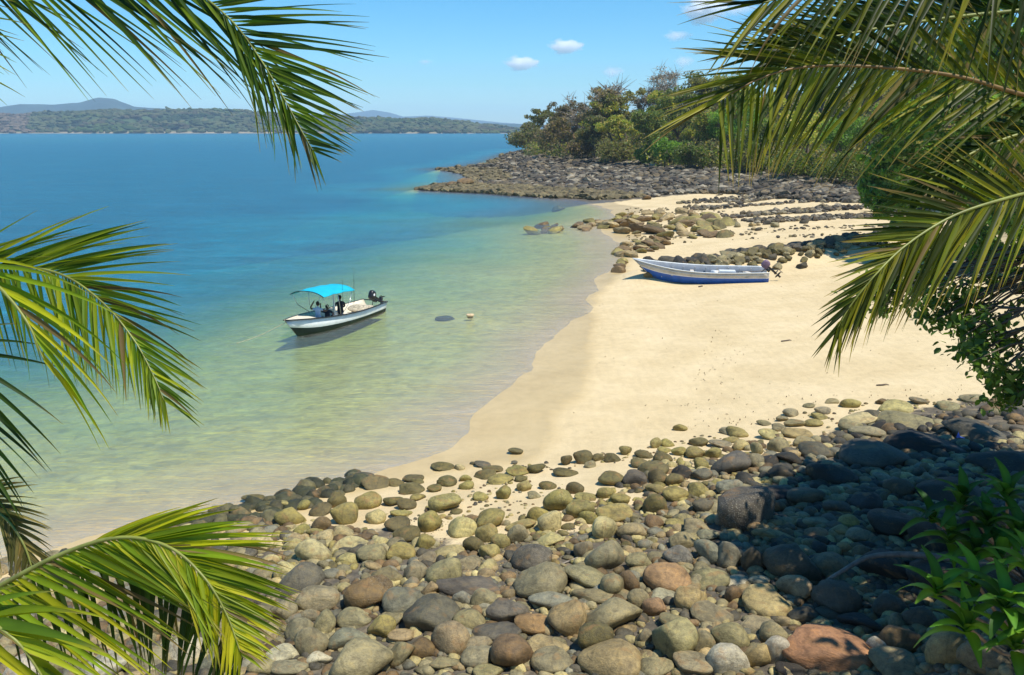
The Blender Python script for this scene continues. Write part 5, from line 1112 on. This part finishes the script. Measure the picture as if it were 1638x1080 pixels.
for (px, py, d) in ((1560, 830, 9.5), (1610, 800, 9.5), (1500, 850, 9.6), (1600, 900, 9.0), (1530, 950, 8.2), (1640, 880, 9), (1650, 980, 7.6)):
    p = atd(px, py, d); k_ = (9.9 - p[2]) / sd[2]; nc.append(((p[0] + sd[0] * k_, p[1] + sd[1] * k_, 9.9), (.85, .85, .45)))  # unseen clumps added up-sun to throw shade on the plants
near_tree('shade_tree', 'broadleaf tree at the right border that shades the black rocks', (18.5, 16.0, gz(18.5, 16)), (17.5, 17, 8.0), nc, 54000, .30, 'green', .42, 4, 3)
hang = []
for (px, py, d, r_) in ((1500, 470, 15, .55), (1560, 490, 15, .6), (1620, 470, 15, .8), (1545, 520, 14.5, .35), (1590, 530, 14, .55), (1635, 560, 14, .6), (1600, 590, 13.5, .5), (1570, 560, 14, .35), (1640, 620, 13.5, .5), (1500, 505, 15, .3), (1440, 455, 16, .5), (1400, 480, 16, .35), (1640, 430, 15, .9), (1560, 430, 15, .8), (1610, 630, 13.5, .4), (1680, 560, 14, .8), (1480, 440, 16, .6)):
    hang.append((tuple(atd(px, py, d)), (r_, r_, r_ * .6)))
near_tree('beach_tree', 'small leaved tree dangling dark leafy twigs over the sand at the right border', (12.8, 12.6, gz(12.8, 12.6)), (11.8, 13.4, 8.2), hang, 2700, .15, 'bright', .16, 6, 5)
ov = []
for (px, py, d, r_) in ((1440, 250, 30, 1.3), (1420, 320, 30, .9), (1460, 380, 29, 1.1), (1520, 250, 28, 1.5), (1580, 200, 27, 1.8), (1500, 180, 29, 1.5), (1590, 330, 26, 1.5), (1540, 390, 27, 1.2), (1640, 260, 26, 1.8), (1640, 400, 26, 1.4), (1430, 190, 31, 1.0), (1600, 110, 27, 1.8), (1520, 90, 28, 1.6), (1660, 150, 26, 2), (1640, 40, 26, 2.0), (1560, 30, 27, 1.6), (1410, 270, 31, .6), (1395, 300, 31, .45)):
    ov.append((tuple(atd(px, py, d * 2.1)), (r_ * 2.1, r_ * 2.1, r_ * 1.5)))
near_tree('leafy_tree', 'leafy green tree at the right side of the beach behind the fronds', (38, 60, gz(38, 60)), (36.5, 60, 8), ov, 24000, .5, 'bright', .6, 4, 8)

# ------------------------------------------------------------------ broad-leaved plant at the bottom right
def plant_leaf(L, wd, tint, curl, n=7):
    V, T_ = [], []
    for i in range(n + 1):
        s = i / n; w_ = wd * math.sin(math.pi * min(1, (s * .93 + .04)) ** 0.8) ** .8 + .002; z = -curl * s * s * L + .12 * L * math.sin(s * 2.5); y_ = math.sqrt(max(0, s * s - (curl * s * s) ** 2 * .5)) * L
        V += [(-w_ / 2, y_, z + w_ * .16), (0, y_, z), (w_ / 2, y_, z + w_ * .16)]; T_ += [tint, tuple(min(1, v * 1.5) for v in tint), tint]
    return V, [q for i in range(n) for q in ((i * 3, i * 3 + 1, i * 3 + 4, i * 3 + 3), (i * 3 + 1, i * 3 + 2, i * 3 + 5, i * 3 + 4))], T_
def rosette_plant(label, heads, basept, L, pal, seed):
    rd = random.Random(seed); root = empty('leafy_plant', basept); tag(root, label, 'plant'); B = np.array(basept)
    for hp in heads:
        h = np.array(hp[:3]); mb = MB(); mb.tube(catmull([(0, 0, -.2), (h - B) * .6 + np.array([rd.uniform(-.2, .2), rd.uniform(-.2, .2), -.15]), h - B], 8), list(np.linspace(.03, .015, 8)), 6); mb.build('stem', M['bark'], root)
        n = hp[3]
        for k in range(n):
            a = k * 2.4 + rd.uniform(-.3, .3); el = lerp(1.15, -.1, k / n) + rd.uniform(-.15, .15); t = tuple(np.array(rd.choice(pal)) * rd.uniform(.85, 1.15))
            V, Fs, T_ = plant_leaf(L * rd.uniform(.75, 1.1), L * .27, t, rd.uniform(.25, .6)); mb = MB(); mb.add(V, Fs); mb.t = T_; o = mb.build('leaf', M['broad'], root)
            o.location = h - B + np.array([0, 0, -.008 * k]); o.rotation_euler = (Matrix.Rotation(a, 3, 'Z') @ Matrix.Rotation(el, 3, 'X')).to_euler()
b1 = onground(1640, 1060); hz = lambda px, py, d, n: (*atd(px, py, d), n)
rosette_plant('bright green plant with rosettes of long pointed leaves in the bottom right corner', [hz(1608, 962, 7.4, 16), hz(1545, 1000, 7.7, 12), hz(1648, 900, 7.6, 14), hz(1560, 930, 8.0, 12), hz(1625, 1030, 7.3, 10), hz(1500, 945, 8.0, 9), hz(1660, 1000, 7.2, 12)], (b1[0] + .5, b1[1] - .2, gz(b1[0] + .5, b1[1] - .2)), .40, [(0.07, 0.18, 0.015), (0.12, 0.24, 0.02), (0.04, 0.11, 0.012)], 4)
b1 = onground(1620, 930)
rosette_plant('green plant of narrow leaves, colour darkened for shade, above the bright rosettes at the right border', [hz(1540, 800, 9.6, 16), hz(1580, 835, 9.4, 14), hz(1520, 860, 9.6, 12), hz(1610, 790, 9.6, 12), hz(1630, 850, 9.3, 12), hz(1560, 880, 9.3, 12), hz(1490, 830, 9.8, 8), hz(1600, 890, 9.2, 10)], (b1[0] + .4, b1[1], gz(b1[0] + .4, b1[1])), .42, [(0.04, 0.12, 0.012), (0.05, 0.14, 0.015), (0.02, 0.07, 0.01)], 9)  # leaf greens darkened to stand for shade over this plant

# ------------------------------------------------------------------ clouds and haze
def cloud_mat(density, nscale):
    m = NT('cloud_vapour'); tc = m.n('TexCoord').outputs['Object']; ln = m.n('VectorMath', operation='LENGTH'); m.l(tc, ln.inputs[0])
    nz = m.noise(tc, nscale, 6, 0.62); f = m.math('SUBTRACT', 1.0, ln.outputs['Value']); f = m.math('ADD', f, m.math('MULTIPLY', m.math('SUBTRACT', nz, 0.5), 1.7))
    d = m.math('MULTIPLY', m.math('SUBTRACT', f, 0.25, True), density)
    v = m.n('VolumePrincipled'); v.inputs['Color'].default_value = (1, 1, 1, 1); v.inputs['Anisotropy'].default_value = 0.2; m.l(d, v.inputs['Density']); m.l(v.outputs[0], m.out.inputs['Volume']); return m.mat
CM1, CM2 = cloud_mat(0.09, 2.2), cloud_mat(0.02, 2.0)
for i, (px, py, w_, h_, mt, lab) in enumerate(((1127, 15, 74, 46, CM1, 'largest white cloud at the top edge beside the palm fronds'), (1180, 14, 60, 22, CM2, 'faint thin cloud right of the largest cloud, partly behind fronds'), (905, 74, 58, 24, CM1, 'small white cloud in the middle of the sky, higher of two'),
        (834, 101, 58, 24, CM1, 'small white cloud in the middle of the sky, lower of two'), (1083, 57, 52, 18, CM2, 'faint small cloud below the largest cloud'), (680, 99, 26, 10, CM2, 'tiny faint cloud at the left of the open sky'), (1094, 98, 40, 20, CM2, 'faint cloud just above the headland trees near the fronds'), (980, 115, 44, 20, CM2, 'faint cloud touching the headland skyline above the bare tree'))):
    d = 9000.0; c0 = atd(px, py, d); m_ = mesh_np('cloud', I2[0], I2[1], mt, True); o = link('cloud', m_); o.location = c0; o.scale = (w_ * d / F * .62, w_ * d / F * .4, h_ * d / F * .62); o.rotation_euler = (0, 0, i * 1.0 if 0 else 0.1 * i); tag(o, lab, 'cloud', 'clouds in the sky')
hzm = NT('haze'); pv = hzm.n('VolumePrincipled'); pv.inputs['Color'].default_value = (0.62, 0.82, 1.0, 1); pv.inputs['Density'].default_value = 0.00013; hzm.l(pv.outputs[0], hzm.out.inputs['Volume'])
mb = MB(); mb.box((0, 3400, 97), (18000, 9800, 226)); hb_ = mb.build('haze', hzm.mat, None, False); tag(hb_, 'thin pale blue sea air fading the far shore', 'haze', kind='stuff')
